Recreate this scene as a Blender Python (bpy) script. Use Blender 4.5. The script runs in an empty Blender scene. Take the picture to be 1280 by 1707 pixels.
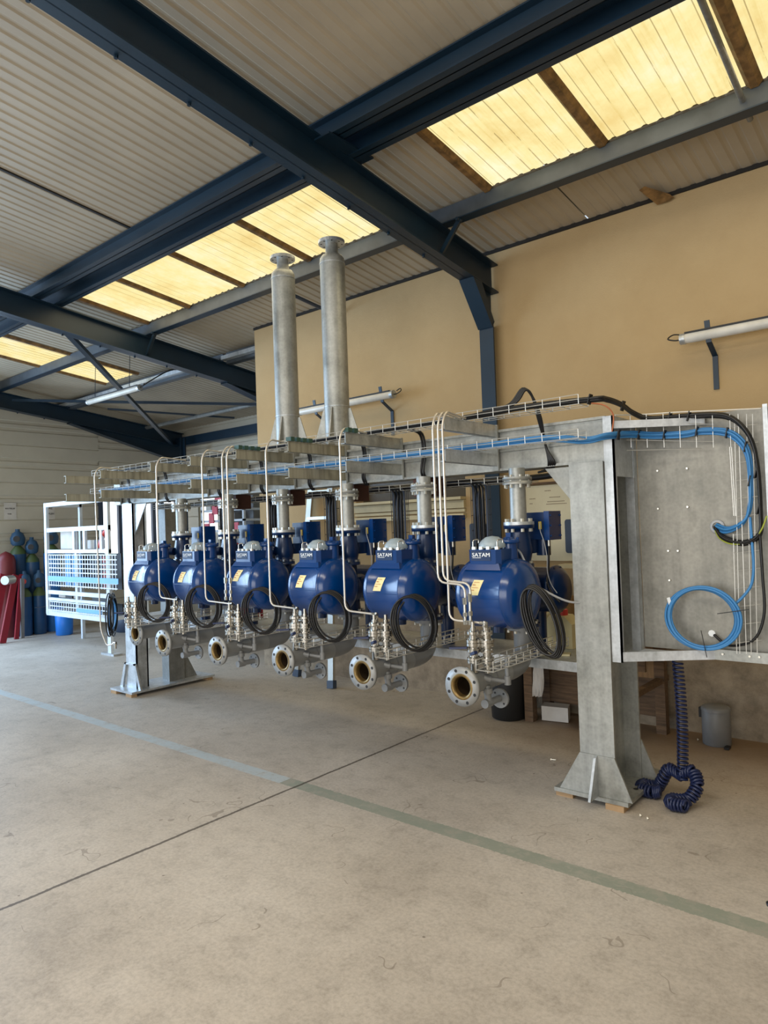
import bpy, math, random
from mathutils import Vector, Matrix
random.seed(7)
PI = math.pi
S = bpy.context.scene
COL = S.collection
V = Vector

# ------------------------------------------------------------------ camera
F = 1159.0
H = 1.55
RM = Matrix(((0.76400465, 0.03972824, 0.64398646),
             (0.64426965, 0.00691433, -0.76476716),
             (-0.03483559, 0.9991866, -0.02031312)))
cd = bpy.data.cameras.new('camera')
cam = bpy.data.objects.new('camera', cd)
COL.objects.link(cam)
cam.matrix_world = Matrix.Translation((0, 0, H)) @ RM.to_4x4()
cd.sensor_fit = 'HORIZONTAL'
cd.sensor_width = 36
cd.lens = F * 36 / 1280
cd.clip_start = 0.05
S.camera = cam


def at(px, py, x=None, y=None, z=None):
    """photo pixel -> point on a known plane of the building"""
    d = RM @ V((px - 640, -(py - 853.5), -F))
    for i, v in enumerate((x, y, z)):
        if v is not None:
            t = (v - (0, 0, H)[i]) / d[i]
            return V((0, 0, H)) + d * t


# ------------------------------------------------------------------ light
S.view_settings.view_transform = 'Standard'
S.view_settings.look = 'None'
S.view_settings.gamma = 1
S.view_settings.exposure = 0.0
S.view_settings.use_curve_mapping = False
w = bpy.data.worlds.new('world')
S.world = w
w.use_nodes = True
w.node_tree.nodes['Background'].inputs[0].default_value = (0.75, 0.87, 1.0, 1)
w.node_tree.nodes['Background'].inputs[1].default_value = 1.0


def area(name, loc, rot, sx, sy, power, col):
    l = bpy.data.lights.new(name, 'AREA')
    l.shape = 'RECTANGLE'
    l.size = sx
    l.size_y = sy
    l.energy = power
    l.color = col
    o = bpy.data.objects.new(name, l)
    COL.objects.link(o)
    o.location = loc
    o.rotation_euler = rot
    return o


# daylight through the big doors behind the camera and at the left front
area('door_daylight', (-1.5, -4.9, 1.6), (math.radians(90), 0, 0), 8, 3.0, 270, (1.0, 0.95, 0.88))
area('side_door_daylight', (-11.9, 0.0, 2.2), (math.radians(66), 0, math.radians(-90)), 7.4, 3.4, 720, (0.5, 0.72, 1.0))
# daylight through the roof lights; the last lamp is added to brighten the floor
area('roof_light_and_fill', (-0.6, 3.9, 3.98), (0, 0, 0), 3.6, 0.9, 15, (1.0, 0.84, 0.6))
area('roof_light_and_fill', (-5.4, 3.9, 3.98), (0, 0, 0), 3.4, 0.9, 15, (1.0, 0.84, 0.6))
area('roof_light_and_fill', (-1.8, -0.4, 4.5), (0, 0, 0), 6.0, 1.0, 185, (1.0, 0.91, 0.77))


# ------------------------------------------------------------------ materials
def lin(c):
    c = c / 255.0
    return c / 12.92 if c <= 0.04045 else ((c + 0.055) / 1.055) ** 2.4


def rgb(r, g, b):
    return (lin(r), lin(g), lin(b), 1)


M = {}


class NT:
    def __init__(s, name):
        s.m = bpy.data.materials.new(name)
        s.m.use_nodes = True
        s.t = s.m.node_tree
        s.b = s.t.nodes['Principled BSDF']
        s.out = s.t.nodes['Material Output']

    def n(s, typ, **k):
        o = s.t.nodes.new(typ)
        for a, b in k.items():
            setattr(o, a, b)
        return o

    def l(s, a, b):
        s.t.links.new(a, b)

    def val(s, sock, v):
        s.l(v, sock) if hasattr(v, 'links') else setattr(sock, 'default_value', v)

    def coord(s, scale=(1, 1, 1), gen=False):
        tc = s.n('ShaderNodeTexCoord')
        mp = s.n('ShaderNodeMapping')
        mp.inputs['Scale'].default_value = scale
        if gen:
            g = s.n('ShaderNodeNewGeometry')
            s.l(g.outputs['Position'], mp.inputs['Vector'])
        else:
            s.l(tc.outputs['Object'], mp.inputs['Vector'])
        return mp.outputs['Vector']

    def noise(s, vec, scale, detail=4, rough=0.6):
        o = s.n('ShaderNodeTexNoise')
        o.inputs['Scale'].default_value = scale
        o.inputs['Detail'].default_value = detail
        o.inputs['Roughness'].default_value = rough
        s.l(vec, o.inputs['Vector'])
        return o.outputs['Fac']

    def ramp(s, fac, stops):
        o = s.n('ShaderNodeValToRGB')
        e = o.color_ramp.elements
        e[0].position, e[0].color = stops[0]
        e[1].position, e[1].color = stops[-1]
        for p, c in stops[1:-1]:
            x = e.new(p)
            x.color = c
        s.l(fac, o.inputs['Fac'])
        return o.outputs['Color']

    def math(s, op, a, b=0.0, c=0.0, clamp=False):
        o = s.n('ShaderNodeMath', operation=op)
        o.use_clamp = clamp
        for i, q in enumerate((a, b, c)):
            s.val(o.inputs[i], q)
        return o.outputs[0]

    def mix(s, fac, a, b, mode='MIX'):
        o = s.n('ShaderNodeMix', data_type='RGBA', blend_type=mode)
        s.val(o.inputs[0], fac)
        s.val(o.inputs[6], a)
        s.val(o.inputs[7], b)
        return o.outputs[2]

    def bump(s, h, strength=0.2, dist=0.01):
        o = s.n('ShaderNodeBump')
        o.inputs['Strength'].default_value = strength
        o.inputs['Distance'].default_value = dist
        s.l(h, o.inputs['Height'])
        s.l(o.outputs[0], s.b.inputs['Normal'])

    def fin(s, col, rough=0.5, metal=0.0, key=None):
        s.val(s.b.inputs['Base Color'], col)
        s.val(s.b.inputs['Roughness'], rough)
        s.val(s.b.inputs['Metallic'], metal)
        M[key or s.m.name] = s.m
        return s.m


def plain(name, c, rough=0.5, metal=0.0, var=0.12, scale=6, coat=0):
    t = NT(name)
    v = t.coord(gen=True)
    f = t.noise(v, scale)
    c2 = tuple(min(1, x * (1 - var)) for x in c[:3]) + (1,)
    c3 = tuple(min(1, x * (1 + var)) for x in c[:3]) + (1,)
    col = t.ramp(f, [(0.3, c2), (0.7, c3)])
    if coat:
        t.b.inputs['Coat Weight'].default_value = coat
        t.b.inputs['Coat Roughness'].default_value = 0.12
    return t.fin(col, rough, metal)


def galv(name, c, metal=0.55, rough=0.42):
    t = NT(name)
    v = t.coord(gen=True)
    vo = t.n('ShaderNodeTexVoronoi')
    vo.inputs['Scale'].default_value = 55
    t.l(v, vo.inputs['Vector'])
    n1 = t.noise(v, 5, 6, 0.65)
    n2 = t.noise(t.coord((14, 14, 1.2), gen=True), 1.5, 4)
    a = t.mix(vo.outputs['Distance'], tuple(x * 0.9 for x in c[:3]) + (1,), tuple(x * 1.08 for x in c[:3]) + (1,))
    b = t.ramp(n1, [(0.3, (0.62, 0.63, 0.62, 1)), (0.55, (1, 1, 1, 1)), (0.75, (0.82, 0.83, 0.84, 1))])
    d = t.ramp(n2, [(0.3, (0.8, 0.8, 0.8, 1)), (0.6, (1, 1, 1, 1))])
    col = t.mix(1.0, t.mix(1.0, a, b, 'MULTIPLY'), d, 'MULTIPLY')
    r = t.math('MULTIPLY_ADD', n1, 0.35, rough - 0.12)
    t.bump(n1, 0.08, 0.004)
    return t.fin(col, r, metal)


galv('galvanised', rgb(178, 180, 176))
galv('galvanised_bright', rgb(205, 210, 214), 0.6, 0.34)
galv('galvanised_lit', rgb(228, 234, 242), 0.25, 0.4)  # brighter galvanised copy: light caught by the corner brackets put into the colour
galv('galvanised_dark', rgb(140, 141, 138), 0.5, 0.5)
plain('blue_paint', rgb(0, 56, 118), 0.24, 0.0, 0.08, coat=0.3)
plain('blue_dark_paint', rgb(2, 38, 82), 0.34, 0.0, 0.1, coat=0.3)
plain('grey_paint', rgb(128, 130, 131), 0.4, 0.1, 0.06)
plain('flange_grey', rgb(150, 152, 152), 0.4, 0.2, 0.05)
plain('brass_lining', rgb(128, 106, 66), 0.4, 0.7, 0.3, 30)
plain('pipe_bore', rgb(42, 30, 16), 0.6, 0.2, 0.3)
plain('stainless', rgb(190, 188, 182), 0.18, 0.95, 0.05)
plain('steel_tube', rgb(215, 208, 196), 0.35, 0.6, 0.05)
plain('wire_zinc', rgb(205, 205, 200), 0.35, 0.5, 0.05)
plain('black_rubber', rgb(20, 20, 22), 0.4, 0, 0.1)
plain('blue_cable', rgb(62, 134, 196), 0.42, 0, 0.06)
plain('dark_blue_cable', rgb(26, 38, 76), 0.4, 0, 0.1)
plain('orange_wire', rgb(190, 110, 70), 0.5)
plain('grey_cable', rgb(180, 184, 190), 0.4)
plain('yellow_green', rgb(160, 170, 60), 0.5)
plain('structural_blue', rgb(12, 38, 56), 0.42, 0.0, 0.15, 3)
plain('bolt_zinc', rgb(220, 218, 208), 0.28, 0.7, 0.05)
plain('white_paint', rgb(208, 218, 228), 0.4)
plain('tube_plastic', rgb(212, 208, 198), 0.35)
plain('paper', rgb(205, 200, 192), 0.8)
plain('board_paper', rgb(208, 202, 176), 0.8, 0, 0.04)
plain('ink', rgb(70, 68, 66), 0.9)
plain('note_yellow', rgb(244, 230, 172), 0.8, 0, 0.05)
plain('note_red', rgb(200, 90, 60), 0.8)
plain('plastic_wrap', rgb(160, 176, 186), 0.3, 0, 0.08, 40)
plain('letter_white', rgb(235, 240, 245), 0.5)
plain('plate_blue', rgb(20, 48, 88), 0.5)
plain('yellow_tag', rgb(205, 180, 60), 0.5)
plain('cylinder_blue', rgb(30, 70, 108), 0.4, 0, 0.15)
plain('cylinder_light_blue', rgb(52, 120, 190), 0.4, 0, 0.1)
plain('cylinder_green', rgb(70, 88, 48), 0.5)
plain('cap_blue', rgb(44, 78, 108), 0.5)
plain('red_paint', rgb(140, 26, 40), 0.42)
plain('deep_red_paint', rgb(112, 36, 40), 0.45)
plain('bright_blue_plastic', rgb(40, 130, 230), 0.4, 0, 0.05)
plain('duct_blue', rgb(110, 170, 225), 0.5, 0, 0.05)
plain('dark_plastic', rgb(26, 27, 29), 0.5)
plain('dark_grey_blue', rgb(52, 66, 88), 0.45)
plain('red_plastic', rgb(205, 60, 50), 0.45)
plain('rose_panel', rgb(222, 104, 120), 0.5)
plain('rust_brown', rgb(84, 52, 42), 0.7)
plain('aluminium', rgb(176, 174, 166), 0.35, 0.6, 0.05)
plain('bin_grey', rgb(120, 120, 120), 0.45)
plain('jerry_cream', rgb(208, 196, 150), 0.45)
plain('cardboard', rgb(176, 146, 106), 0.8)
plain('cloth_white', rgb(196, 192, 186), 0.9)
plain('window_dark', rgb(86, 78, 62), 0.25)
plain('frame_cream', rgb(204, 190, 150), 0.55)
plain('flashing', rgb(122, 92, 54), 0.6, 0, 0.6, 14)
plain('timber_block', rgb(170, 140, 104), 0.8)
plain('clamp_green', rgb(48, 78, 66), 0.5)
galv('panel_sheet', rgb(158, 156, 148), 0.35, 0.45)
plain('dark_gap', rgb(30, 26, 22), 0.8)

# dulled galvanised arms with dark run marks
t = NT('arm_steel')
v = t.coord((1, 16, 1.5), gen=True)
c_ = t.ramp(t.noise(v, 1.6, 4, 0.6), [(0.36, rgb(132, 128, 112)), (0.56, rgb(162, 158, 140)), (0.75, rgb(172, 168, 150))])
t.fin(c_, 0.55, 0.3)

# workbench wood
t = NT('bench_wood')
v = t.coord((1, 14, 14), gen=True)
t.fin(t.ramp(t.noise(v, 4, 6, 0.7), [(0.3, rgb(66, 50, 36)), (0.7, rgb(120, 94, 68))]), 0.75)
# plywood, varnished
t = NT('ply_wood')
v = t.coord((14, 14, 1), gen=True)
t.fin(t.ramp(t.noise(v, 3, 6, 0.7), [(0.3, rgb(110, 78, 38)), (0.7, rgb(160, 120, 68))]), 0.5)

# concrete floor with painted line and saw joint
t = NT('concrete')
v = t.coord(gen=True)
n1 = t.noise(v, 0.9, 8, 0.62)
n2 = t.noise(v, 9, 10, 0.75)
n3 = t.noise(v, 60, 5, 0.7)
base = t.ramp(n1, [(0.3, rgb(166, 157, 145)), (0.5, rgb(186, 177, 165)), (0.72, rgb(198, 190, 179))])
base = t.mix(1.0, base, t.ramp(n2, [(0.3, (0.76, 0.75, 0.74, 1)), (0.5, (1, 1, 1, 1)), (0.7, (1.06, 1.05, 1.04, 1))]), 'MULTIPLY')
base = t.mix(1.0, base, t.ramp(n3, [(0.32, (0.8, 0.79, 0.78, 1)), (0.6, (1.03, 1.03, 1.03, 1))]), 'MULTIPLY')
# small dark spots
vo = t.n('ShaderNodeTexVoronoi')
vo.inputs['Scale'].default_value = 7.5
wv = t.mix(0.06, v, t.n('ShaderNodeTexNoise').outputs['Color'])
t.l(v, vo.inputs['Vector'])
gate = t.math('GREATER_THAN', t.noise(v, 3.1, 2), 0.47)
sp = t.math('MULTIPLY', t.math('LESS_THAN', t.math('ADD', vo.outputs['Distance'], t.math('MULTIPLY', n3, 0.09)), 0.085), gate)
base = t.mix(t.math('MULTIPLY', sp, 0.7), base, rgb(90, 80, 68))
# pale scuffs
ms = t.n('ShaderNodeTexNoise')
ms.inputs['Scale'].default_value = 3.0
ms.inputs['Detail'].default_value = 9
ms.inputs['Distortion'].default_value = 2.2
t.l(t.coord((1, 2.2, 1), gen=True), ms.inputs['Vector'])
base = t.mix(t.ramp(ms.outputs['Fac'], [(0.63, (0, 0, 0, 1)), (0.72, (0.3, 0.3, 0.3, 1))]), base, rgb(200, 190, 176))
ck = t.math('ABSOLUTE', t.math('SUBTRACT', t.noise(v, 1.7, 3, 0.5), 0.5))
ck = t.math('MULTIPLY', t.math('LESS_THAN', ck, 0.0022), t.math('GREATER_THAN', t.noise(v, 2.6, 2), 0.57))
base = t.mix(t.math('MULTIPLY', ck, 0.45), base, rgb(104, 92, 78))
sep = t.n('ShaderNodeSeparateXYZ')
t.l(v, sep.inputs[0])
X, Y = sep.outputs[0], sep.outputs[1]
# brown dirty patch along the wall at the right
dm = t.math('MULTIPLY', t.math('SMOOTH_MIN', t.math('SUBTRACT', t.math('ADD', Y, t.math('MULTIPLY', n1, 1.2)), 4.6, clamp=True), 1, 0.1), t.math('ADD', X, 3.4, clamp=True), clamp=True)
base = t.mix(t.math('MULTIPLY', dm, 0.85), base, rgb(122, 92, 58))
# faded green line
dl = t.math('ABSOLUTE', t.math('SUBTRACT', Y, t.math('ADD', 2.875, t.math('MULTIPLY', n2, 0.012))))
edge = t.math('LESS_THAN', t.math('ADD', dl, t.math('MULTIPLY', t.math('SUBTRACT', n3, 0.5), 0.03)), 0.05)
worn = t.ramp(t.math('ADD', t.math('MULTIPLY', n2, 0.75), t.math('MULTIPLY', n3, 0.3)), [(0.4, (0.25, 0.25, 0.25, 1)), (0.54, (0.85, 0.85, 0.85, 1))])
left = t.math('LESS_THAN', X, -3.3)
green = t.mix(left, rgb(134, 142, 128), rgb(176, 188, 192))
base = t.mix(t.math('MULTIPLY', edge, worn), base, green)
# saw joint
dj = t.math('ABSOLUTE', t.math('ADD', t.math('ADD', X, 3.17), t.math('MULTIPLY', t.math('SUBTRACT', t.noise(v, 5, 5), 0.5), 0.02)))
jm = t.math('LESS_THAN', t.math('ADD', dj, t.math('MULTIPLY', t.math('SUBTRACT', n3, 0.5), 0.01)), 0.0095)
base = t.mix(t.math('MULTIPLY', jm, 0.85), base, rgb(70, 60, 50))
t.bump(t.math('ADD', n2, t.math('MULTIPLY', n3, 0.4)), 0.12, 0.01)
t.fin(base, t.math('MULTIPLY_ADD', n1, 0.3, 0.42))

# ochre plaster
t = NT('plaster')
v = t.coord(gen=True)
n1 = t.noise(v, 1.3, 6)
n2 = t.noise(v, 90, 4, 0.7)
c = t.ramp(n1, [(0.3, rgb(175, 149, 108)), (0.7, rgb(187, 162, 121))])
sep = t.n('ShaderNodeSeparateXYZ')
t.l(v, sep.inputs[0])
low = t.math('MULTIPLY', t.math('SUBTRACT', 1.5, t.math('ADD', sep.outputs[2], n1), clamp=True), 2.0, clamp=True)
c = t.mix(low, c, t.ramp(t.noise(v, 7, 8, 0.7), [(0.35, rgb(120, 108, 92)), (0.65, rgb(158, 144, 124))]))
t.bump(n2, 0.35, 0.006)
t.fin(c, 0.9)

plain('roof_sheet', rgb(172, 160, 140), 0.55, 0.1, 0.12, 1.2)
plain('siding', rgb(196, 190, 174), 0.5, 0.05, 0.06, 2)
plain('shell_wall', rgb(178, 166, 142), 0.8)

# yellowed translucent roof light, lit by the sky above
t = NT('roof_light')
v = t.coord(gen=True)
n1 = t.noise(v, 2.2, 6, 0.65)
n2 = t.noise(t.coord((30, 1.5, 1), gen=True), 1.0, 5, 0.7)
col = t.ramp(n1, [(0.3, rgb(240, 212, 140)), (0.5, rgb(251, 234, 168)), (0.7, rgb(255, 246, 204))])
col = t.mix(1.0, col, t.ramp(n2, [(0.25, (0.9, 0.85, 0.72, 1)), (0.5, (1, 1, 1, 1))]), 'MULTIPLY')
sx_ = t.n('ShaderNodeSeparateXYZ')
t.l(v, sx_.inputs[0])
fr = t.math('ABSOLUTE', t.math('SUBTRACT', t.math('FRACT', t.math('MULTIPLY', t.math('ADD', sx_.outputs[0], t.math('MULTIPLY', n1, 0.006)), 10.0)), 0.5))
dirt = t.math('MULTIPLY', t.math('LESS_THAN', fr, 0.03), t.math('GREATER_THAN', n2, 0.42))
col = t.mix(t.math('MULTIPLY', dirt, 0.55), col, rgb(120, 90, 40))
em = t.n('ShaderNodeEmission')
t.l(col, em.inputs[0])
em.inputs[1].default_value = 1.08
t.l(em.outputs[0], t.out.inputs[0])
M['roof_light'] = t.m
t = NT('daylight_glass')
em = t.n('ShaderNodeEmission')
em.inputs[0].default_value = (0.9, 0.96, 1, 1)
em.inputs[1].default_value = 2.2
t.l(em.outputs[0], t.out.inputs[0])
M['daylight_glass'] = t.m


# ------------------------------------------------------------------ mesh collector
class MB:
    def __init__(s):
        s.v = []
        s.f = []
        s.sm = []
        s.cut = []

    def add(s, vs, fs, smooth=False):
        k = len(s.v)
        s.v += [tuple(p) for p in vs]
        s.f += [tuple(k + i for i in f) for f in fs]
        s.sm += [smooth] * len(fs)
        return s

    def box(s, x0, x1, y0, y1, z0, z1):
        vs = [(x, y, z) for z in (z0, z1) for y in (y0, y1) for x in (x0, x1)]
        return s.add(vs, [(0, 2, 3, 1), (4, 5, 7, 6), (0, 1, 5, 4), (2, 6, 7, 3), (0, 4, 6, 2), (1, 3, 7, 5)])

    def obox(s, c, ax, ay, az):
        """box from centre and three half-axis vectors"""
        c, ax, ay, az = V(c), V(ax), V(ay), V(az)
        vs = [c + ax * i + ay * j + az * k for k in (-1, 1) for j in (-1, 1) for i in (-1, 1)]
        return s.add(vs, [(0, 2, 3, 1), (4, 5, 7, 6), (0, 1, 5, 4), (2, 6, 7, 3), (0, 4, 6, 2), (1, 3, 7, 5)])

    def beam(s, a, b, w, h, up=(0, 0, 1)):
        a, b = V(a), V(b)
        d = (b - a)
        L = d.length
        d.normalize()
        u = V(up)
        sd = d.cross(u)
        if sd.length < 1e-4:
            sd = d.cross(V((1, 0, 0)))
        sd.normalize()
        u = sd.cross(d)
        return s.obox((a + b) / 2, d * L / 2, sd * w / 2, u * h / 2)

    def prism(s, poly, ext):
        """closed polygon (3D points) extruded by vector"""
        e = V(ext)
        n = len(poly)
        vs = [V(p) for p in poly] + [V(p) + e for p in poly]
        fs = [tuple(range(n - 1, -1, -1)), tuple(range(n, 2 * n))]
        fs += [(i, (i + 1) % n, n + (i + 1) % n, n + i) for i in range(n)]
        return s.add(vs, fs)

    def lathe(s, prof, o, axis=(0, 0, 1), seg=24, smooth=True, caps=True):
        """prof: list of (t along axis, r)"""
        o, a = V(o), V(axis).normalized()
        p = a.cross(V((0, 0, 1)))
        if p.length < 1e-3:
            p = V((1, 0, 0))
        p.normalize()
        q = a.cross(p)
        vs, fs = [], []
        for tt, r in prof:
            for i in range(seg):
                g = 2 * PI * i / seg
                vs.append(o + a * tt + (p * math.cos(g) + q * math.sin(g)) * r)
        for k in range(len(prof) - 1):
            for i in range(seg):
                j = (i + 1) % seg
                fs.append((k * seg + i, k * seg + j, (k + 1) * seg + j, (k + 1) * seg + i))
        s.add(vs, fs, smooth)
        if caps:
            if prof[0][1] > 1e-5:
                s.add([vs[i] for i in range(seg)], [tuple(range(seg - 1, -1, -1))])
            if prof[-1][1] > 1e-5:
                m = (len(prof) - 1) * seg
                s.add([vs[m + i] for i in range(seg)], [tuple(range(seg))])
        return s

    def cyl(s, a, b, r, seg=16, smooth=True):
        a, b = V(a), V(b)
        d = b - a
        return s.lathe([(0, r), (d.length, r)], a, d, seg, smooth)

    def ring(s, o, axis, r0, r1, th, seg=32, holes=0, hr=0):
        """flat flange: annulus"""
        return s.lathe([(0, r0), (0, r1), (th, r1), (th, r0), (0, r0)], o, axis, seg, False, caps=False)

    def bolts(s, o, axis, R, n, r, h, ph=0.0, seg=6):
        o, a = V(o), V(axis).normalized()
        p = a.cross(V((0, 0, 1)))
        if p.length < 1e-3:
            p = V((1, 0, 0))
        p.normalize()
        q = a.cross(p)
        for i in range(n):
            g = 2 * PI * (i + ph) / n
            c = o + (p * math.cos(g) + q * math.sin(g)) * R
            s.cut.append((len(s.v), len(s.f)))
            s.cyl(c, c + a * h, r, seg, False)
        return s

    def each(s, name, mat, parent):
        """every marked piece (bolt, screw) becomes a mesh of its own"""
        c = s.cut + [(len(s.v), len(s.f))]
        for (v0, f0), (v1, f1) in zip(c[:-1], c[1:]):
            m = MB()
            m.v = s.v[v0:v1]
            m.f = [tuple(i - v0 for i in f) for f in s.f[f0:f1]]
            m.sm = s.sm[f0:f1]
            m.build(name, mat, parent)

    def mark(s):
        s.cut.append((len(s.v), len(s.f)))
        return s

    def tube(s, pts, r, seg=8, sub=5, closed=False):
        pts = [V(p) for p in pts]
        n = len(pts)
        path = []
        if sub > 1 and n > 2:
            for i in range(n if closed else n - 1):
                if closed:
                    p0, p1, p2, p3 = pts[i - 1], pts[i], pts[(i + 1) % n], pts[(i + 2) % n]
                else:
                    p0, p1, p2, p3 = pts[max(i - 1, 0)], pts[i], pts[i + 1], pts[min(i + 2, n - 1)]
                for k in range(sub):
                    u = k / sub
                    path.append(0.5 * ((2 * p1) + (p2 - p0) * u + (2 * p0 - 5 * p1 + 4 * p2 - p3) * u * u + (3 * p1 - p0 - 3 * p2 + p3) * u ** 3))
            if not closed:
                path.append(pts[-1])
        else:
            path = pts
        m = len(path)
        vs, fs = [], []
        nrm = None
        for i in range(m):
            if closed:
                d = path[(i + 1) % m] - path[i - 1]
            else:
                d = path[min(i + 1, m - 1)] - path[max(i - 1, 0)]
            if d.length < 1e-9:
                d = V((0, 0, 1))
            d.normalize()
            if nrm is None:
                nrm = d.cross(V((0.13, 0.21, 0.97)))
                if nrm.length < 0.1:
                    nrm = d.cross(V((1, 0, 0)))
            nrm = nrm - d * nrm.dot(d)
            nrm.normalize()
            q = d.cross(nrm)
            for k in range(seg):
                g = 2 * PI * k / seg
                vs.append(path[i] + (nrm * math.cos(g) + q * math.sin(g)) * r)
        for i in range(m if closed else m - 1):
            a, b = i * seg, ((i + 1) % m) * seg
            for k in range(seg):
                j = (k + 1) % seg
                fs.append((a + k, a + j, b + j, b + k))
        s.add(vs, fs, seg > 4)
        if not closed:
            s.add(vs[:seg], [tuple(range(seg - 1, -1, -1))])
            s.add(vs[-seg:], [tuple(range(seg))])
        return s

    def bent(s, pts, r, seg=8, rad=0.04):
        """tube with straight runs and rounded corners"""
        pts = [V(p) for p in pts]
        out = [pts[0]]
        for i in range(1, len(pts) - 1):
            a, b, c = pts[i - 1], pts[i], pts[i + 1]
            d1, d2 = (a - b), (c - b)
            k = min(rad, d1.length * 0.48, d2.length * 0.48)
            p, q = b + d1.normalized() * k, b + d2.normalized() * k
            for u in (0, 0.25, 0.5, 0.75, 1):
                out.append(p * (1 - u) ** 2 + b * 2 * u * (1 - u) + q * u * u)
        out.append(pts[-1])
        return s.tube(out, r, seg, 1)

    def move(s, d):
        d = V(d)
        s.v = [tuple(V(p) + d) for p in s.v]
        return s

    def build(s, name, mat, parent=None, origin=None):
        me = bpy.data.meshes.new(name)
        vs = s.v
        if parent is None and origin is None:
            n = len(vs)
            cx = (min(p[0] for p in vs) + max(p[0] for p in vs)) / 2
            cy = (min(p[1] for p in vs) + max(p[1] for p in vs)) / 2
            origin = (cx, cy, min(p[2] for p in vs))
        if parent is not None and origin is None:
            origin = tuple(WORLD[parent.name])
        me.from_pydata([(p[0] - origin[0], p[1] - origin[1], p[2] - origin[2]) for p in vs], [], s.f)
        me.materials.append(M[mat])
        me.polygons.foreach_set('use_smooth', s.sm)
        me.update()
        o = bpy.data.objects.new(name, me)
        COL.objects.link(o)
        if parent is None:
            o.location = origin
            WORLD[o.name] = V(origin)
        else:
            o.parent = parent
            WORLD[o.name] = WORLD[parent.name]
        return o


WORLD = {}


def tag(o, label=None, cat=None, group=None, kind=None):
    if label:
        o['label'] = label
    if cat:
        o['category'] = cat
    if group:
        o['group'] = group
    if kind:
        o['kind'] = kind
    return o


def thing(name, loc, label, cat, group=None):
    o = bpy.data.objects.new(name, None)
    COL.objects.link(o)
    o.location = loc
    o.empty_display_size = 0.1
    WORLD[o.name] = V(loc)
    return tag(o, label, cat, group)


def struct(mb, name, mat):
    return tag(mb.build(name, mat), kind='structure')


def copy_tree(o, off=(0, 0, 0), parent=None):
    c = o.copy()
    COL.objects.link(c)
    if parent is None:
        c.location = V(o.location) + V(off)
    else:
        c.parent = parent
    for ch in [k for k in KIDS.get(o.name, [])]:
        copy_tree(ch, (0, 0, 0), c)
    return c


KIDS = {}


def index_kids():
    KIDS.clear()
    for o in COL.objects:
        if o.parent:
            KIDS.setdefault(o.parent.name, []).append(o)


def text_mb(txt, size, org, ux, uy, bold=0.0, thick=0.0008):
    """flat lettering as mesh, org = lower left, ux/uy unit vectors"""
    cu = bpy.data.curves.new('lettering', 'FONT')
    cu.body = txt
    cu.size = size
    cu.offset = bold
    cu.resolution_u = 2
    o = bpy.data.objects.new('lettering', cu)
    COL.objects.link(o)
    dg = bpy.context.evaluated_depsgraph_get()
    me = bpy.data.meshes.new_from_object(o.evaluated_get(dg))
    mb = MB()
    ux, uy, org = V(ux), V(uy), V(org)
    nz = ux.cross(uy)
    mb.add([org + ux * p.co.x + uy * p.co.y + nz * thick for p in me.vertices], [tuple(p.vertices) for p in me.polygons])
    bpy.data.objects.remove(o)
    bpy.data.curves.remove(cu)
    bpy.data.meshes.remove(me)
    return mb


def roof(y):
    return 3.9 + 0.12 * (5.23 - y)


# ================================================================== SHELL
struct(MB().box(-16, 4.4, -6, 9, -0.1, 0), 'floor', 'concrete')


def sheet(x0, x1, y0, y1, name, mat, per=0.1, dep=0.007, kind=True):
    n = max(1, round((x1 - x0) / per))
    p = (x1 - x0) / n
    xs = []
    for i in range(n):
        a = x0 + i * p
        xs += [(a, 0), (a + p * 0.55, 0), (a + p * 0.7, dep), (a + p * 0.9, dep)]
    xs.append((x1, 0))
    mb = MB()
    vs = []
    for y in (y0, y1):
        for x, d in xs:
            vs.append((x, y, roof(y) + d))
    m = len(xs)
    mb.add(vs, [(i, i + 1, m + i + 1, m + i) for i in range(m - 1)])
    # upper skin
    mb.add([(x0, y0, roof(y0) + 0.06), (x1, y0, roof(y0) + 0.06), (x1, y1, roof(y1) + 0.06), (x0, y1, roof(y1) + 0.06)], [(0, 1, 2, 3)])
    o = mb.build(name, mat)
    return tag(o, kind='structure')


Y1, Y2 = 3.4, 4.4
for a in [(-12.2, -5.34, -6, Y1), (-5.33, -0.9, -6, Y1), (-0.89, 4.4, -6, Y1),
          (-12.2, -10.0, Y1, 5.4), (-9.12, -7.15, Y1, Y2), (-3.62, -2.6, Y1, Y2), (1.0, 4.4, Y1, Y2),
          (-9.12, -6.3, Y2, 5.4), (-6.3, -2.2, Y2, 5.26), (-2.19, 4.4, Y2, 5.26), (-12.2, -6.3, 5.4, 8.0)]:
    sheet(*a, 'ceiling', 'roof_sheet')
n_win = 1
for a in [(-7.15, -6.36, Y1, Y2), (-6.36, -5.44, Y1, Y2), (-5.44, -4.49, Y1, Y2), (-4.49, -3.62, Y1, Y2),
          (-2.6, -1.74, Y1, Y2), (-1.74, -0.84, Y1, Y2), (-0.84, 0.06, Y1, Y2), (0.06, 1.0, Y1, Y2), (-10.0, -9.12, Y1, 5.4)]:
    sheet(*a, 'window_%d' % n_win, 'roof_light', 0.1, 0.008)
    n_win += 1
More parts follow.
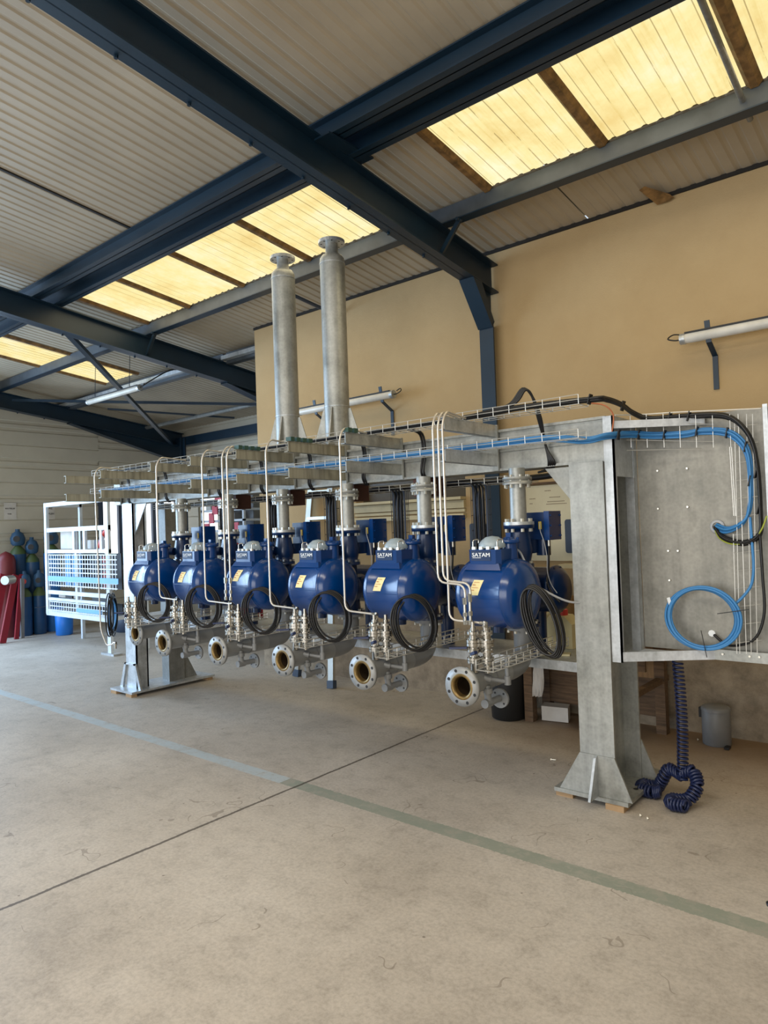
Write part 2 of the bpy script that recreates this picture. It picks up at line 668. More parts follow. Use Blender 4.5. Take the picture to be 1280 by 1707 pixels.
# dirty flashing strips between the roof lights
k = 1
for x, y1 in [(-7.17, Y2), (-6.36, Y2), (-5.44, Y2), (-4.49, Y2), (-2.61, Y2), (-1.74, Y2), (-0.84, Y2), (-9.1, 5.4), (-10.02, 5.4)]:
    mb = MB()
    mb.add([(x - 0.045, Y1, roof(Y1) - 0.002), (x - 0.02, Y1, roof(Y1) - 0.03), (x + 0.02, Y1, roof(Y1) - 0.03), (x + 0.045, Y1, roof(Y1) - 0.002),
            (x - 0.045, y1, roof(y1) - 0.002), (x - 0.02, y1, roof(y1) - 0.03), (x + 0.02, y1, roof(y1) - 0.03), (x + 0.045, y1, roof(y1) - 0.002)],
           [(0, 1, 5, 4), (1, 2, 6, 5), (2, 3, 7, 6), (0, 3, 2, 1), (4, 5, 6, 7)])
    struct(mb, 'trim_%d' % k, 'flashing')
    k += 1
# dark joint where the ochre wall meets the roof, and dark joints between sheets
mb = MB().box(-6.28, 4.4, 5.215, 5.24, 3.875, 3.905)
struct(mb, 'trim_%d' % k, 'dark_gap'); k += 1
mb = MB()
mb.add([(-5.35, 1.0, roof(1.0) - .012), (-5.325, 1.0, roof(1.0) - .012), (-5.325, Y1 - .1, roof(Y1 - .1) - .012), (-5.35, Y1 - .1, roof(Y1 - .1) - .012),
        (-5.35, 1.0, roof(1.0)), (-5.325, 1.0, roof(1.0)), (-5.325, Y1 - .1, roof(Y1 - .1)), (-5.35, Y1 - .1, roof(Y1 - .1))],
       [(0, 3, 2, 1), (0, 1, 5, 4), (1, 2, 6, 5), (2, 3, 7, 6), (3, 0, 4, 7)])
struct(mb, 'trim_%d' % k, 'dark_gap'); k += 1

# ochre back wall, its return, shell walls
mb = MB()
wx0, wx1, wz0, wz1 = -4.77, -3.44, 1.79, 2.17
mb.box(-6.28, wx0, 5.23, 5.45, 0, 3.91).box(wx1, 4.4, 5.23, 5.45, 0, 3.91)
mb.box(wx0, wx1, 5.23, 5.45, 0, wz0).box(wx0, wx1, 5.23, 5.45, wz1, 3.91)
mb.box(-6.28, -6.06, 5.45, 8.0, 0, 3.65)
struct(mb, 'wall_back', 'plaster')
# window in the back wall
mb = MB().box(wx0 + .001, wx1 - .001, 5.34, 5.36, wz0, wz1 - .001)
wo = struct(mb, 'window_10', 'window_dark')
mb = MB()
mb.box(wx0, wx1, 5.14, 5.23, 1.765, 1.79).box(wx0, wx1, 5.19, 5.229, 1.69, 1.76).box(wx0, wx1, 5.18, 5.229, 1.6, 1.64).box(wx0, wx1, 5.2, 5.229, 1.655, 1.68)
mb.build('window_sill', 'frame_cream', wo, origin=tuple(WORLD[wo.name]))
mb = MB().box(-6.3, 4.4, -6.1, -6, 4.6, 5.3).box(-12.2, -6.5, -6.1, -6, 0, 5.3).box(3.4, 4.4, -6.1, -6, 0, 5.3)
struct(mb, 'wall_front', 'shell_wall')
struct(MB().box(4.4, 4.5, -6, 5.45, 0, 5.3), 'wall_right', 'shell_wall')


# corrugated siding: left end wall and far wall
def siding(p0, p1, z0, z1, nrm, holes=()):
    """horizontal trapezoidal profile between two floor points, p0->p1"""
    prof = []
    z = z0
    pat = [(0.17, 0), (0.02, 1), (0.05, 1), (0.02, 0), (0.07, 0), (0.02, 1), (0.02, 0)]
    prof.append((z, 0))
    while z < z1:
        for dz, d in [(0.215, 0), (0.014, .02), (0.04, .02), (.014, 0), (.05, 0), (.014, .02), (.04, .02), (.014, 0), (.2, 0), (.012, .014), (.012, 0)]:
            z += dz
            prof.append((min(z, z1), d))
    mb = MB()
    p0, p1, nrm = V(p0), V(p1), V(nrm)
    vs = []
    for p in (p0, p1):
        for z, d in prof:
            vs.append(p + V((0, 0, z)) - nrm * d)
    m = len(prof)
    mb.add(vs, [(i, i + 1, m + i + 1, m + i) for i in range(m - 1)])
    return mb


WX = -12.1
mb = siding((WX, 3.8, 0), (WX, 6.35, 0), 0, 4.0, (1, 0, 0))
m2 = siding((WX, 6.35, 0), (WX, 7.95, 0), 2.3, 4.0, (1, 0, 0))
mb.add(m2.v, m2.f)
m2 = siding((WX, 6.35, 0), (WX, 7.95, 0), 0, 1.0, (1, 0, 0))
mb.add(m2.v, m2.f)
mb.box(WX - .1, WX - .04, 3.8, 6.35, 0, 4.6).box(WX - .1, WX - .04, 6.35, 7.95, 2.3, 4.4).box(WX - .1, WX - .04, 6.35, 7.95, 0, 1.0)
mb.box(WX - .1, WX - .04, -6, -3.8, 0, 5.2).box(WX - .1, WX - .04, -3.8, 3.8, 4.0, 5.2)
struct(mb, 'wall_left', 'siding')
mb = siding((-9.35, 7.9, 0), (-6.3, 7.9, 0), 0, 3.6, (0, -1, 0))
m2 = siding((WX, 7.9, 0), (-9.35, 7.9, 0), 2.3, 3.6, (0, -1, 0))
mb.add(m2.v, m2.f)
m2 = siding((WX, 7.9, 0), (-11.3, 7.9, 0), 0, 2.3, (0, -1, 0))
mb.add(m2.v, m2.f)
mb.box(WX, -6.3, 7.94, 8.0, 0, 3.62)
struct(mb, 'wall_far', 'siding')
wo = struct(MB().box(WX - .03, WX - .02, 6.35, 7.95, 1.0, 2.3), 'window_11', 'daylight_glass')
mb = MB()
for y in (6.35, 6.72, 7.05, 7.42, 7.6, 7.93):
    mb.box(WX - .02, WX + .05, y - .035, y + .035, 1.0, 2.3)
mb.build('window_frame', 'dark_grey_blue', wo, origin=tuple(WORLD[wo.name]))
wo = struct(MB().box(-11.25, -10.75, 7.92, 7.93, 1.55, 2.25), 'window_12', 'daylight_glass')


# ================================================================== STEELWORK
def ibeam(mb, path_lo, path_hi, half, tf, tw, side):
    """I section between two polylines (bottom and top edge), flange half width along side"""
    side = V(side)
    for (a, b), up in ((path_lo, 1), (path_hi, -1)):
        a, b = V(a), V(b)
        mb.prism([a - side * half, a + side * half, a + side * half + V((0, 0, tf * up)), a - side * half + V((0, 0, tf * up))], b - a)
    a, b, c, d = V(path_lo[0]), V(path_lo[1]), V(path_hi[1]), V(path_hi[0])
    mb.prism([a - side * tw / 2, b - side * tw / 2, c - side * tw / 2, d - side * tw / 2], side * tw)


def rafter(x, y0, y1, lab, haunch):
    th = thing('roof_rafter', (x, y1, roof(y1) - .4), lab, 'roof beam', 'blue roof rafters')
    mb = MB()
    ibeam(mb, ((x, y0, roof(y0) - .385), (x, y1, roof(y1) - .385)), ((x, y0, roof(y0) - .137), (x, y1, roof(y1) - .137)), .07, .012, .01, (1, 0, 0))
    mb.build('beam', 'structural_blue', th)
    mb = MB()
    if haunch == 'knee':
        z1 = roof(y1) - .385
        z0 = roof(4.85) - .385
        mb.prism([(x - .07, 4.82, z0), (x - .07, 4.95, z0 - .012), (x - .07, 5.13, 3.25), (x - .07, 5.09, 3.2)], (.14, 0, 0))
        mb.prism([(x - .005, 4.92, z0 - .01), (x - .005, 5.19, z1 + .01), (x - .005, 5.19, 3.22), (x - .005, 5.11, 3.22)], (.01, 0, 0))
    else:
        L = 2.2
        ya = y1 - L
        ibeam(mb, ((x, ya, roof(ya) - .4), (x, y1, roof(y1) - .72)), ((x, ya, roof(ya) - .388), (x, y1, roof(y1) - .388)), .07, .01, .01, (1, 0, 0))
    mb.build('haunch', 'structural_blue', th)
    mb = MB()
    for i in range(9):
        y = y1 - .9 - i * .42
        if y > y0 + .1:
            mb.mark().cyl((x - .055, y, roof(y) - .40), (x - .055, y, roof(y) - .384), .011, 6, False)
    mb.each('bolt', 'structural_blue', th)
    return th


rafter(-3.09, -5.8, 5.215, 'dark blue steel roof beam nearest the camera, crossing above the two tall pipes', 'knee')
rafter(-7.3, -5.8, 7.75, 'middle dark blue roof beam, left of the long row of yellow roof lights', 'long')
rafter(-11.55, -5.8, 7.75, 'farthest dark blue roof beam, lying along the ribbed end wall', 'long')
th = thing('wall_column', (-3.09, 5.15, 0), 'dark blue steel column against the ochre wall', 'column')
mb = MB().box(-3.155, -3.02, 5.1, 5.112, 0, 3.24).box(-3.095, -3.085, 5.112, 5.226, 0, 3.24)
mb.build('post', 'structural_blue', th)
MB().box(-3.2, -2.98, 5.06, 5.225, 0, .015).build('base_plate', 'structural_blue', th)


def purlin(x0, x1, yc, zb, zt, lab, kind, grp):
    mb = MB()
    if kind == 'I':
        mb.box(x0, x1, yc - .05, yc + .05, zb, zb + .009).box(x0, x1, yc - .05, yc + .05, zt - .009, zt).box(x0, x1, yc - .004, yc + .004, zb, zt)
    else:
        mb.box(x0, x1, yc, yc + .085, zb, zb + .008).box(x0, x1, yc, yc + .085, zt - .008, zt).box(x0, x1, yc - .004, yc + .004, zb, zt)
    o = mb.build('roof_purlin', 'structural_blue' if kind == 'I' else 'purlin_web_lit', None)
    return tag(o, lab, 'roof beam', grp)


plain('purlin_web_lit', rgb(70, 76, 82), 0.5, 0.1, 0.3, 4)  # blue steel lightened to grey: light on the web painted in
g = 'roof purlins'
for (x0, x1, d) in [(-7.3, -3.09, 'left of the near blue roof beam'), (-3.09, 4.38, 'right of the near blue roof beam'), (-12.0, -7.3, 'in the far bay')]:
    purlin(x0, x1, 3.17, roof(3.17) - .135, roof(3.22) - .003, 'dark blue purlin %s, camera side of a pair' % d, 'I', g)
    purlin(x0, x1, 3.40, roof(3.40) - .135, roof(3.45) - .003, 'dark blue purlin %s, roof light side of a pair' % d, 'I', g)
for (x0, x1, d) in [(-7.3, -3.09, 'edging the far side of the left row of yellow roof lights'), (-3.09, 4.38, 'edging the far side of the right yellow roof lights'), (-12.0, -7.3, 'crossing the far bay under the small yellow roof lights')]:
    o = purlin(x0, x1, 4.41, roof(4.41) - .128, roof(4.5) - .003, 'grey-lit purlin %s' % d, 'C', g)
    MB().box(x0, x1, 4.4, 4.495, roof(4.41) - .1365, roof(4.41) - .1282).build('bottom_flange', 'structural_blue', o, origin=tuple(WORLD[o.name]))
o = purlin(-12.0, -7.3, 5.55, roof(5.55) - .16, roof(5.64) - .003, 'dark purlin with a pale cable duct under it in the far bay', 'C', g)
MB().box(-12, -7.37, 5.46, 5.54, roof(5.55) - .12, roof(5.55) - .07).build('cable_duct', 'galvanised_bright', o, origin=tuple(WORLD[o.name]))
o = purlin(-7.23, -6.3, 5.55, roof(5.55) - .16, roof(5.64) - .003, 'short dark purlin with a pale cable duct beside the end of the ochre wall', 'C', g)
MB().box(-7.23, -6.3, 5.46, 5.54, roof(5.55) - .12, roof(5.55) - .07).build('cable_duct', 'galvanised_bright', o, origin=tuple(WORLD[o.name]))
mb = MB().box(-12.0, -6.32, 7.6, 7.74, 3.2, 3.36)
tag(mb.build('eaves_beam', 'structural_blue'), 'dark blue horizontal beam along the eaves of the far bay', 'roof beam')
mb = MB().cyl((-12, 7.0, 3.52), (-6.4, 7.0, 3.52), .035, 10)
tag(mb.build('eaves_tube', 'galvanised_dark'), 'long grey tube running under the sloping ceiling near the eaves', 'tube')
# struts below the purlins
for x, y, s_, lab in [(-3.03, 4.42, 1, 'short dark strut from the near roof beam to the purlin'), (-7.23, 4.42, 1, 'short dark strut from the middle roof beam to the purlin')]:
    mb = MB().beam((x - .05, y - .0, roof(y) - .375), (x + .16, y, roof(y) - .13), .035, .006, (0, 1, 0)).beam((x - .05, y + .02, roof(y) - .375), (x + .16, y + .02, roof(y) - .13), .006, .035, (0, 1, 0))
    mb.cyl((x + .15, y - .03, roof(y) - .14), (x + .15, y + .03, roof(y) - .14), .015, 6, False)
    tag(mb.build('purlin_strut', 'structural_blue'), lab, 'strut')
mb = MB().box(-3.06, -2.93, 3.08, 3.5, roof(3.2) - .155, roof(3.2) - .143)
tag(mb.build('purlin_cleat', 'structural_blue'), 'dark blue cleat plate where the double purlin meets the near roof beam', 'bracket')
# bracing
P1 = V((-7.35, 3.47, roof(3.47) - .3))
mb = MB().beam(P1, (-11.45, 7.45, 3.25), .06, .05)
tag(mb.build('diagonal_brace', 'structural_blue'), 'thick dark diagonal brace running from the middle roof beam down to the far corner', 'brace')
mb = MB().beam((-11.4, 4.6, roof(4.6) - .25), (-7.4, 7.5, roof(7.5) - .22), .04, .04)
tag(mb.build('diagonal_brace', 'structural_blue'), 'thinner dark brace crossing the thick diagonal brace in the far bay', 'brace')
mb = MB().beam((-10.9, 5.9, 3.66), (-9.6, 7.5, 3.5), .03, .03)
tag(mb.build('tie_bar', 'structural_blue'), 'short thin tie bar below the crossing braces', 'brace')
mb = MB().cyl((-0.89, 3.42, 4.05), (-0.91, 4.6, 3.9), .018, 8)
tag(mb.build('conduit', 'galvanised_dark'), 'grey round conduit crossing under the right roof lights', 'conduit')
mb = MB().cyl((-4.93, 4.5, 3.83), (-4.93, 5.2, 3.75), .018, 8)
tag(mb.build('conduit', 'dark_grey_blue'), 'short dark conduit between the grey purlin and the ochre wall', 'conduit')
mb = MB().prism([(-1.72, 5.0, 3.89), (-1.6, 5.16, 3.85), (-1.58, 5.2, 3.83), (-1.66, 5.2, 3.83)], (.04, 0, .015))
tag(mb.build('loose_flap', 'flashing'), 'small brown loose flap hanging where ceiling meets ochre wall', 'flap')


# ------------------------------------------------------------------ tube lights
def tube_light(x0, x1, y, z, lab, brs, wall=True, loop=None):
    th = thing('tube_light', ((x0 + x1) / 2, y, z), lab, 'light', 'tube lights')
    MB().lathe([(0, .028), (.02, .036), (x1 - x0 - .02, .036), (x1 - x0, .028)], (x0, y, z), (1, 0, 0), 16).build('tube_housing', 'tube_plastic', th)
    mb = MB().mark().cyl((x0 - .015, y, z), (x0 + .02, y, z), .039, 16).mark().cyl((x1 - .02, y, z), (x1 + .015, y, z), .039, 16)
    mb.each('end_cap', 'galvanised_bright', th)
    MB().box(x0 + .02, x1 - .02, y - .03, y + .03, z + .03, z + .04).build('top_strip', 'dark_plastic', th)
    xe = x0 if loop == 'L' else x1
    d = -1 if loop == 'L' else 1
    MB().tube([(xe, y, z), (xe + d * .05, y, z + .0), (xe + d * .1, y, z + .02), (xe + d * .07, y + .03, z + .05), (xe + d * .01, y + .05, z + .04)], .005, 6).build('cable', 'black_rubber', th)
    for bx in brs:
        if wall:
            mb = MB().beam((bx, 5.222, z - .36), (bx, 5.222, z - .12), .035, .008, (0, 1, 0))
            mb.beam((bx, 5.22, z - .125), (bx - .0, y, z - .05), .035, .008, (0, 1, 0))
            mb.beam((bx, y, z - .055), (bx, y - .03, z + .09), .035, .008, (0, 1, 0))
            mb.build('bracket', 'structural_blue', th)
    return th


tube_light(-1.49, 0.1, 5.08, 2.785, 'tube light high on the ochre wall at the right edge', (-1.32, -.1), loop='L')
tube_light(-5.4, -4.12, 5.08, 2.79, 'tube light on the ochre wall behind the two tall pipes', (-4.25, -5.15), loop='R')
th = tube_light(-9.38, -8.06, 4.8, 3.43, 'tube light hanging under the roof of the far bay', (), False, loop='R')
MB().tube([(-8.04, 4.8, 3.43), (-7.94, 4.9, 3.52), (-7.9, 5.15, 3.68), (-8.05, 5.45, 3.75)], .008, 6).build('hanging_cable', 'black_rubber', th)
MB().cyl((-8.3, 4.8, 3.46), (-8.3, 4.82, 3.95), .004, 6).build('hanger', 'structural_blue', th)
MB().cyl((-9.2, 4.8, 3.46), (-9.2, 4.82, 3.95), .004, 6).build('hanger', 'structural_blue', th)

# ================================================================== SKID FRAME
sk = thing('skid_frame', (-4.0, 3.8, 0), 'long galvanised steel skid frame on two legs carrying six blue meters', 'steel frame')
# near leg: H column
mb = MB()
mb.box(-1.508, -1.5, 3.665, 3.97, 1.86, 2.1).box(-1.695, -1.5, 3.62, 3.635, .03, 1.86).box(-1.695, -1.5, 3.99, 4.005, .03, 1.86).box(-1.603, -1.592, 3.635, 3.99, .03, 1.86)
mb.prism([(-1.695, 3.7, 1.85), (-1.88, 3.7, 1.85), (-1.695, 3.7, 1.62)], (0, .012, 0))
mb.build('column', 'galvanised', sk)
mb = MB().prism([(-1.85, 3.6, .03), (-1.43, 3.6, .03), (-1.43, 4.2, .03), (-1.85, 4.2, .03)], (0, 0, .022))
mb.build('base_plate', 'galvanised', sk)
mb = MB()
mb.prism([(-1.82, 3.612, .052), (-1.41, 3.612, .052), (-1.5, 3.612, .27), (-1.695, 3.612, .27)], (0, .012, 0))
mb.build('base_gusset', 'galvanised', sk)
mb = MB()
mb.prism([(-1.82, 4.006, .052), (-1.41, 4.006, .052), (-1.5, 4.006, .27), (-1.695, 4.006, .27)], (0, .012, 0))
mb.build('base_gusset', 'galvanised', sk)
MB().prism([(-1.607, 3.5, .052), (-1.607, 3.612, .052), (-1.607, 3.612, .27), (-1.607, 3.59, .26)], (.014, 0, 0)).build('base_rib', 'galvanised_bright', sk)
MB().prism([(-1.603, 4.018, .052), (-1.603, 4.19, .052), (-1.603, 4.018, .3)], (.012, 0, 0)).build('base_rib', 'galvanised', sk)
mb = MB()
for x, y in [(-1.81, 3.64), (-1.47, 3.66), (-1.47, 3.82), (-1.47, 4.1), (-1.81, 4.15)]:
    mb.mark().cyl((x, y, .0525), (x, y, .0532), .014, 12)
mb.each('bolt_hole', 'dark_plastic', sk)
for x, y in [(-1.8, 3.66), (-1.5, 3.63), (-1.5, 4.12), (-1.78, 4.12)]:
    o = MB().box(x - .05, x + .05, y - .04, y + .04, 0, .03).build('timber_block', 'timber_block')
    tag(o, 'small wooden packing block under the near leg of the skid, %s corner' % ('front left' if (x < -1.6 and y < 3.8) else 'front right' if y < 3.8 else 'back left' if x < -1.6 else 'back right'), 'wood block', 'packing blocks')
# far leg: two posts on one long plate
mb = MB().box(-6.46, -6.27, 3.62, 3.635, .05, 1.86).box(-6.46, -6.27, 3.735, 3.75, .05, 1.86).box(-6.37, -6.36, 3.635, 3.735, .05, 1.86)
mb.box(-6.28, -6.27, 3.62, 3.75, .05, 1.86)
mb.prism([(-6.27, 3.64, 1.85), (-6.05, 3.64, 1.85), (-6.27, 3.64, 1.55)], (0, .012, 0))
mb.build('column', 'galvanised_bright', sk)
mb = MB().box(-6.46, -6.35, 4.02, 4.14, .05, 1.86).box(-6.31, -6.27, 3.98, 4.16, .05, 1.86)
mb.prism([(-6.3, 4.16, .05), (-6.3, 4.32, .05), (-6.3, 4.16, .36)], (.012, 0, 0))
mb.build('column', 'galvanised_dark', sk)
MB().box(-6.56, -6.16, 3.5, 4.45, .03, .05).build('base_plate', 'galvanised_bright', sk)
mb = MB().prism([(-6.55, 3.6, .05), (-6.46, 3.6, .29), (-6.43, 3.6, .29), (-6.5, 3.6, .05)], (0, .02, 0)).prism([(-6.3, 3.6, .29), (-6.26, 3.6, .29), (-6.17, 3.6, .05), (-6.21, 3.6, .05)], (0, .02, 0))
mb.prism([(-6.46, 3.6, .29), (-6.26, 3.6, .29), (-6.26, 3.6, .275), (-6.46, 3.6, .275)], (0, .02, 0))
mb.build('base_gusset', 'galvanised_bright', sk)
for x, y, d in [(-6.5, 3.53, 'front left'), (-6.22, 3.53, 'front right'), (-6.22, 4.4, 'back right')]:
    o = MB().box(x - .05, x + .05, y - .03, y + .03, 0, .03).build('timber_block', 'timber_block')
    tag(o, 'small wooden packing block under the far leg of the skid, %s corner' % d, 'wood block', 'packing blocks')
# top beam: H on its side so its web faces the hall
mb = MB()
mb.box(-6.75, -1.5, 3.68, 3.86, 2.095, 2.11).box(-6.75, -1.5, 3.68, 3.86, 1.86, 1.875).box(-6.75, -1.5, 3.7, 3.715, 1.875, 2.095)
mb.box(-6.75, -1.5, 3.69, 3.7, 1.975, 1.985)
mb.build('top_beam', 'galvanised', sk)
mb = MB().box(-1.5, -1.455, 3.62, 4.02, .79, 2.11)
mb2 = MB()
ARMX = [-2.18, -2.92, -3.44, -3.99, -4.55, -5.11, -5.92, -6.58]
for i, x in enumerate(ARMX):
    MB().box(x - .035, x + .01, 3.665, 3.682, 1.862, 2.14).box(x - .03, x - .02, 3.682, 3.7, 1.875, 2.095).build('stiffener', 'galvanised', sk)
    for z in (2.065, 1.89):
        mb = MB()
        y0, y1 = 3.12, 3.67
        mb.box(x - .004, x + .004, y0, y1, z, z + .072)
        mb.box(x - .038, x + .006, y0, y1, z + .066, z + .072).box(x - .038, x + .006, y0, y1, z, z + .006)
        mb.build('bracket_arm', 'arm_steel' if i > 1 else 'galvanised' if i else 'galvanised_bright', sk)
# shelf channel
mb = MB().box(-6.46, -1.6, 3.67, 4.15, .738, .75).box(-6.46, -1.6, 3.663, 3.671, .695, .75).box(-6.46, -1.6, 4.145, 4.153, .70, .75)
mb.build('shelf_channel', 'galvanised_bright', sk)
# end frame with sheet panel
mb = MB()
PX, PY = -1.45, 3.97
mb.box(-1.497, -1.44, 3.635, 3.645, .78, 2.1).box(-1.45, -1.44, 3.635, 3.66, .78, 2.1)      # front upright
mb.box(-1.45, -1.442, 3.93, PY, .8, 2.09).box(-1.49, -1.442, 3.91, 3.92, .8, 2.09)
mb.box(-1.452, -1.444, 3.645, 3.96, 1.775, 2.1).box(-1.5, -1.44, 3.645, 3.96, .79, .802)
mb.build('angle_frame', 'galvanised_bright', sk)
mb = MB().box(-1.44, -.3, PY, PY + .006, .815, 2.09)
mb.build('side_panel', 'panel_sheet' if 'panel_sheet' in M else 'galvanised_dark', sk)
# lower triangular shelf with bright lip, upper one as well
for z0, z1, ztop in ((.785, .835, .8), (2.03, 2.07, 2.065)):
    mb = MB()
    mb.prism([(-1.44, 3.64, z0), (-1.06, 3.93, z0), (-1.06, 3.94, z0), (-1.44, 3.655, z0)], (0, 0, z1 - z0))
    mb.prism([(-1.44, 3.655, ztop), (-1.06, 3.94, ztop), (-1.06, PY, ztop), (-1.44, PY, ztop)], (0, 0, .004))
    mb.build('corner_bracket', 'galvanised_lit', sk)
mb = MB().box(-1.06, -.3, 3.935, PY, .785, .79).box(-1.06, -.3, 3.93, 3.937, .785, .84)
mb.build('bottom_angle', 'galvanised', sk)
mb = MB()
for px, py in [(1097, 785), (1146, 781), (1098, 848), (1147, 845), (1117, 967), (1131, 918), (1115, 918)]:
    c = at(px, py, y=PY)
    mb.mark().cyl(c, c - V((0, .016, 0)), .0055, 6, False)
for px, py in [(1205, 1090), (1250, 1094), (1266, 1095)]:
    c = at(px, py, y=3.93)
    mb.mark().cyl(c, c - V((0, .01, 0)), .006, 6, False)
mb.each('bolt', 'bolt_zinc', sk)
MB().lathe([(0, .03), (.004, .038), (.01, .036), (.01, .024)], at(1196, 878, y=PY), (0, -1, 0), 20, caps=False).build('cable_grommet', 'grey_cable', sk)
c = at(1188, 1055, y=PY)
MB().cyl(c, c - V((0, .02, 0)), .018, 8, False).build('cable_gland', 'letter_white', sk)


# ------------------------------------------------------------------ tall pipes on the beam
def tall_pipe(x, zt, lab):
    th = thing('vent_pipe', (x, 3.77, 2.11), lab, 'pipe', 'tall vertical pipes')
    r = .094
    zt0 = zt - .1
    MB().lathe([(0, r), (zt0 - .06 - 2.11, r), (zt0 - .035 - 2.11, r * .97), (zt0 - .012 - 2.11, r * .8), (zt0 - 2.11, .05), (zt - .02 - 2.11, .045)], (x, 3.77, 2.11), (0, 0, 1), 32).build('pipe_body', 'galvanised', th)
    MB().lathe([(0, r + .003), (.006, r + .003)], (x, 3.77, zt0 - .08), (0, 0, 1), 32).lathe([(0, r + .003), (.006, r + .003)], (x, 3.77, 2.45), (0, 0, 1), 32).build('weld_seam', 'galvanised_bright', th)
    tf = MB().ring((x, 3.77, zt - .022), (0, 0, 1), .04, .1, .022).build('top_flange', 'galvanised_bright', th)
    MB().bolts((x, 3.77, zt - .0225), (0, 0, 1), .078, 8, .008, .0235, seg=8).each('bolt_hole', 'dark_plastic', tf)
    for a in (0.25, 1.25, 2.25, 3.25):
        g = a * PI / 2
        d = V((math.cos(g), math.sin(g), 0))
        n = V((-d.y, d.x, 0)) * .005
        c = V((x, 3.77, 0))
        MB().prism([c + d * r * .9 + V((0, 0, 2.11)) - n, c + d * .21 + V((0, 0, 2.11)) - n, c + d * .11 + V((0, 0, 2.44)) - n, c + d * r * .9 + V((0, 0, 2.44)) - n], n * 2).build('gusset', 'galvanised', th)


tall_pipe(-4.15, 3.74, 'left one of the two tall galvanised flanged pipes rising from the frame')
tall_pipe(-3.6, 3.71, 'right one of the two tall galvanised flanged pipes, dented and shinier')


# ------------------------------------------------------------------ wire trays
def tray(mb, a, b, side, up, wd, ht, pitch=.1, r=.0022, nb=3):
    a, b, side, up = V(a), V(b), V(side).normalized(), V(up).normalized()
    L = (b - a).length
    d = (b - a).normalized()
    rows = [side * (-wd / 2 + wd * i / (nb - 1)) for i in range(nb)]
    for rr in rows:
        mb.tube([a + rr, b + rr], r, 4, 1)
    for sgn in (-1, 1):
        for h in (.5, 1):
            mb.tube([a + side * sgn * wd / 2 + up * ht * h, b + side * sgn * wd / 2 + up * ht * h], r, 4, 1)
    n = max(1, int(L / pitch))
    for i in range(n + 1):
        p = a + d * (L * i / n)
        mb.tube([p - side * wd / 2 + up * ht, p - side * wd / 2, p + side * wd / 2, p + side * wd / 2 + up * ht], r, 4, 1)
    return mb


mb = MB()
tray(mb, (-6.6, 3.45, 2.145), (-1.52, 3.45, 2.145), (0, 1, 0), (0, 0, 1), .12, .05)
tag(mb.build('wire_cable_tray', 'wire_zinc'), 'upper wire cable tray lying on the bracket arms and holding black cables', 'cable tray', 'wire cable trays')
mb = MB()
tray(mb, (-6.6, 3.42, 1.969), (-1.52, 3.42, 1.969), (0, 1, 0), (0, 0, 1), .1, .045)
tag(mb.build('wire_cable_tray', 'wire_zinc'), 'lower wire cable tray lying on the bracket arms and holding blue cables', 'cable tray', 'wire cable trays')
mb = MB()
tray(mb, (-6.3, 3.95, 1.80), (-2.1, 3.95, 1.80), (0, 1, 0), (0, 0, 1), .16, .04)
tag(mb.build('wire_cable_tray', 'wire_zinc'), 'wire cable tray hanging directly under the top beam with black cables', 'cable tray', 'wire cable trays')
mb = MB().tube([(-6.3, 3.92, 1.82), (-5, 3.94, 1.815), (-4, 3.96, 1.82), (-3, 3.94, 1.815), (-2.1, 3.93, 1.82), (-1.9, 3.9, 1.83)], .02, 8)
mb.tube([(-6.3, 3.98, 1.82), (-5, 3.96, 1.83), (-4, 3.99, 1.82), (-3, 3.98, 1.83), (-2.3, 3.97, 1.82)], .018, 8)
tag(mb.build('cable_bundle', 'black_rubber'), 'black cable bundle in the tray directly under the top beam', 'cables', 'cable bundles')
# black bundle: in the upper tray, over the edge, across the panel and down
up = [(-6.5, 3.45, 2.165), (-5, 3.44, 2.168), (-3.5, 3.46, 2.165), (-2.3, 3.45, 2.168), (-1.9, 3.45, 2.18)]
pan = [at(985, 667, y=3.5), at(1010, 667, y=3.55), at(1035, 676, y=3.68), at(1055, 690, y=3.8), at(1080, 699, y=3.86), at(1120, 697, y=3.88), at(1180, 693, y=3.89), at(1215, 697, y=3.89), at(1240, 716, y=3.89), at(1256, 745, y=3.89), at(1264, 790, y=3.9), at(1268, 860, y=3.9), at(1268, 885, y=3.9), at(1258, 900, y=3.9), at(1235, 907, y=3.91), at(1205, 898, y=3.93), at(1192, 880, y=3.96)]
mb = MB()
for dz, dy, r in ((0, 0, .009), (.013, .006, .008), (-.004, .016, .008), (.008, -.014, .007)):
    mb.tube([V(p) + V((0, dy, dz)) for p in up + pan], r, 8)
th = tag(mb.build('cable_bundle', 'black_rubber'), 'black cable bundle from the upper tray curving across the grey side panel', 'cables', 'cable bundles')
# zip ties on it
for q in (at(1040, 678, y=3.7), at(1118, 697, y=3.88), at(1150, 695, y=3.88), at(1262, 790, y=3.9), at(1266, 850, y=3.9), at(985, 667, y=3.5)):
    MB().beam(q + V((-.012, -.005, -.022)), q + V((.004, -.005, .03)), .04, .005).build('zip_tie', 'dark_plastic', th)
mb = MB()
p = [at(1266, 885, y=3.9), at(1271, 960, y=3.9), at(1274, 1020, y=3.9), at(1262, 1060, y=3.9), at(1240, 1074, y=3.91), at(1212, 1075, y=3.93), at(1190, 1058, y=3.95)]
tag(MB().tube(p, .007, 8).build('single_cable', 'black_rubber'), 'single black cable dropping down the right side of the panel into the lower gland', 'cables')
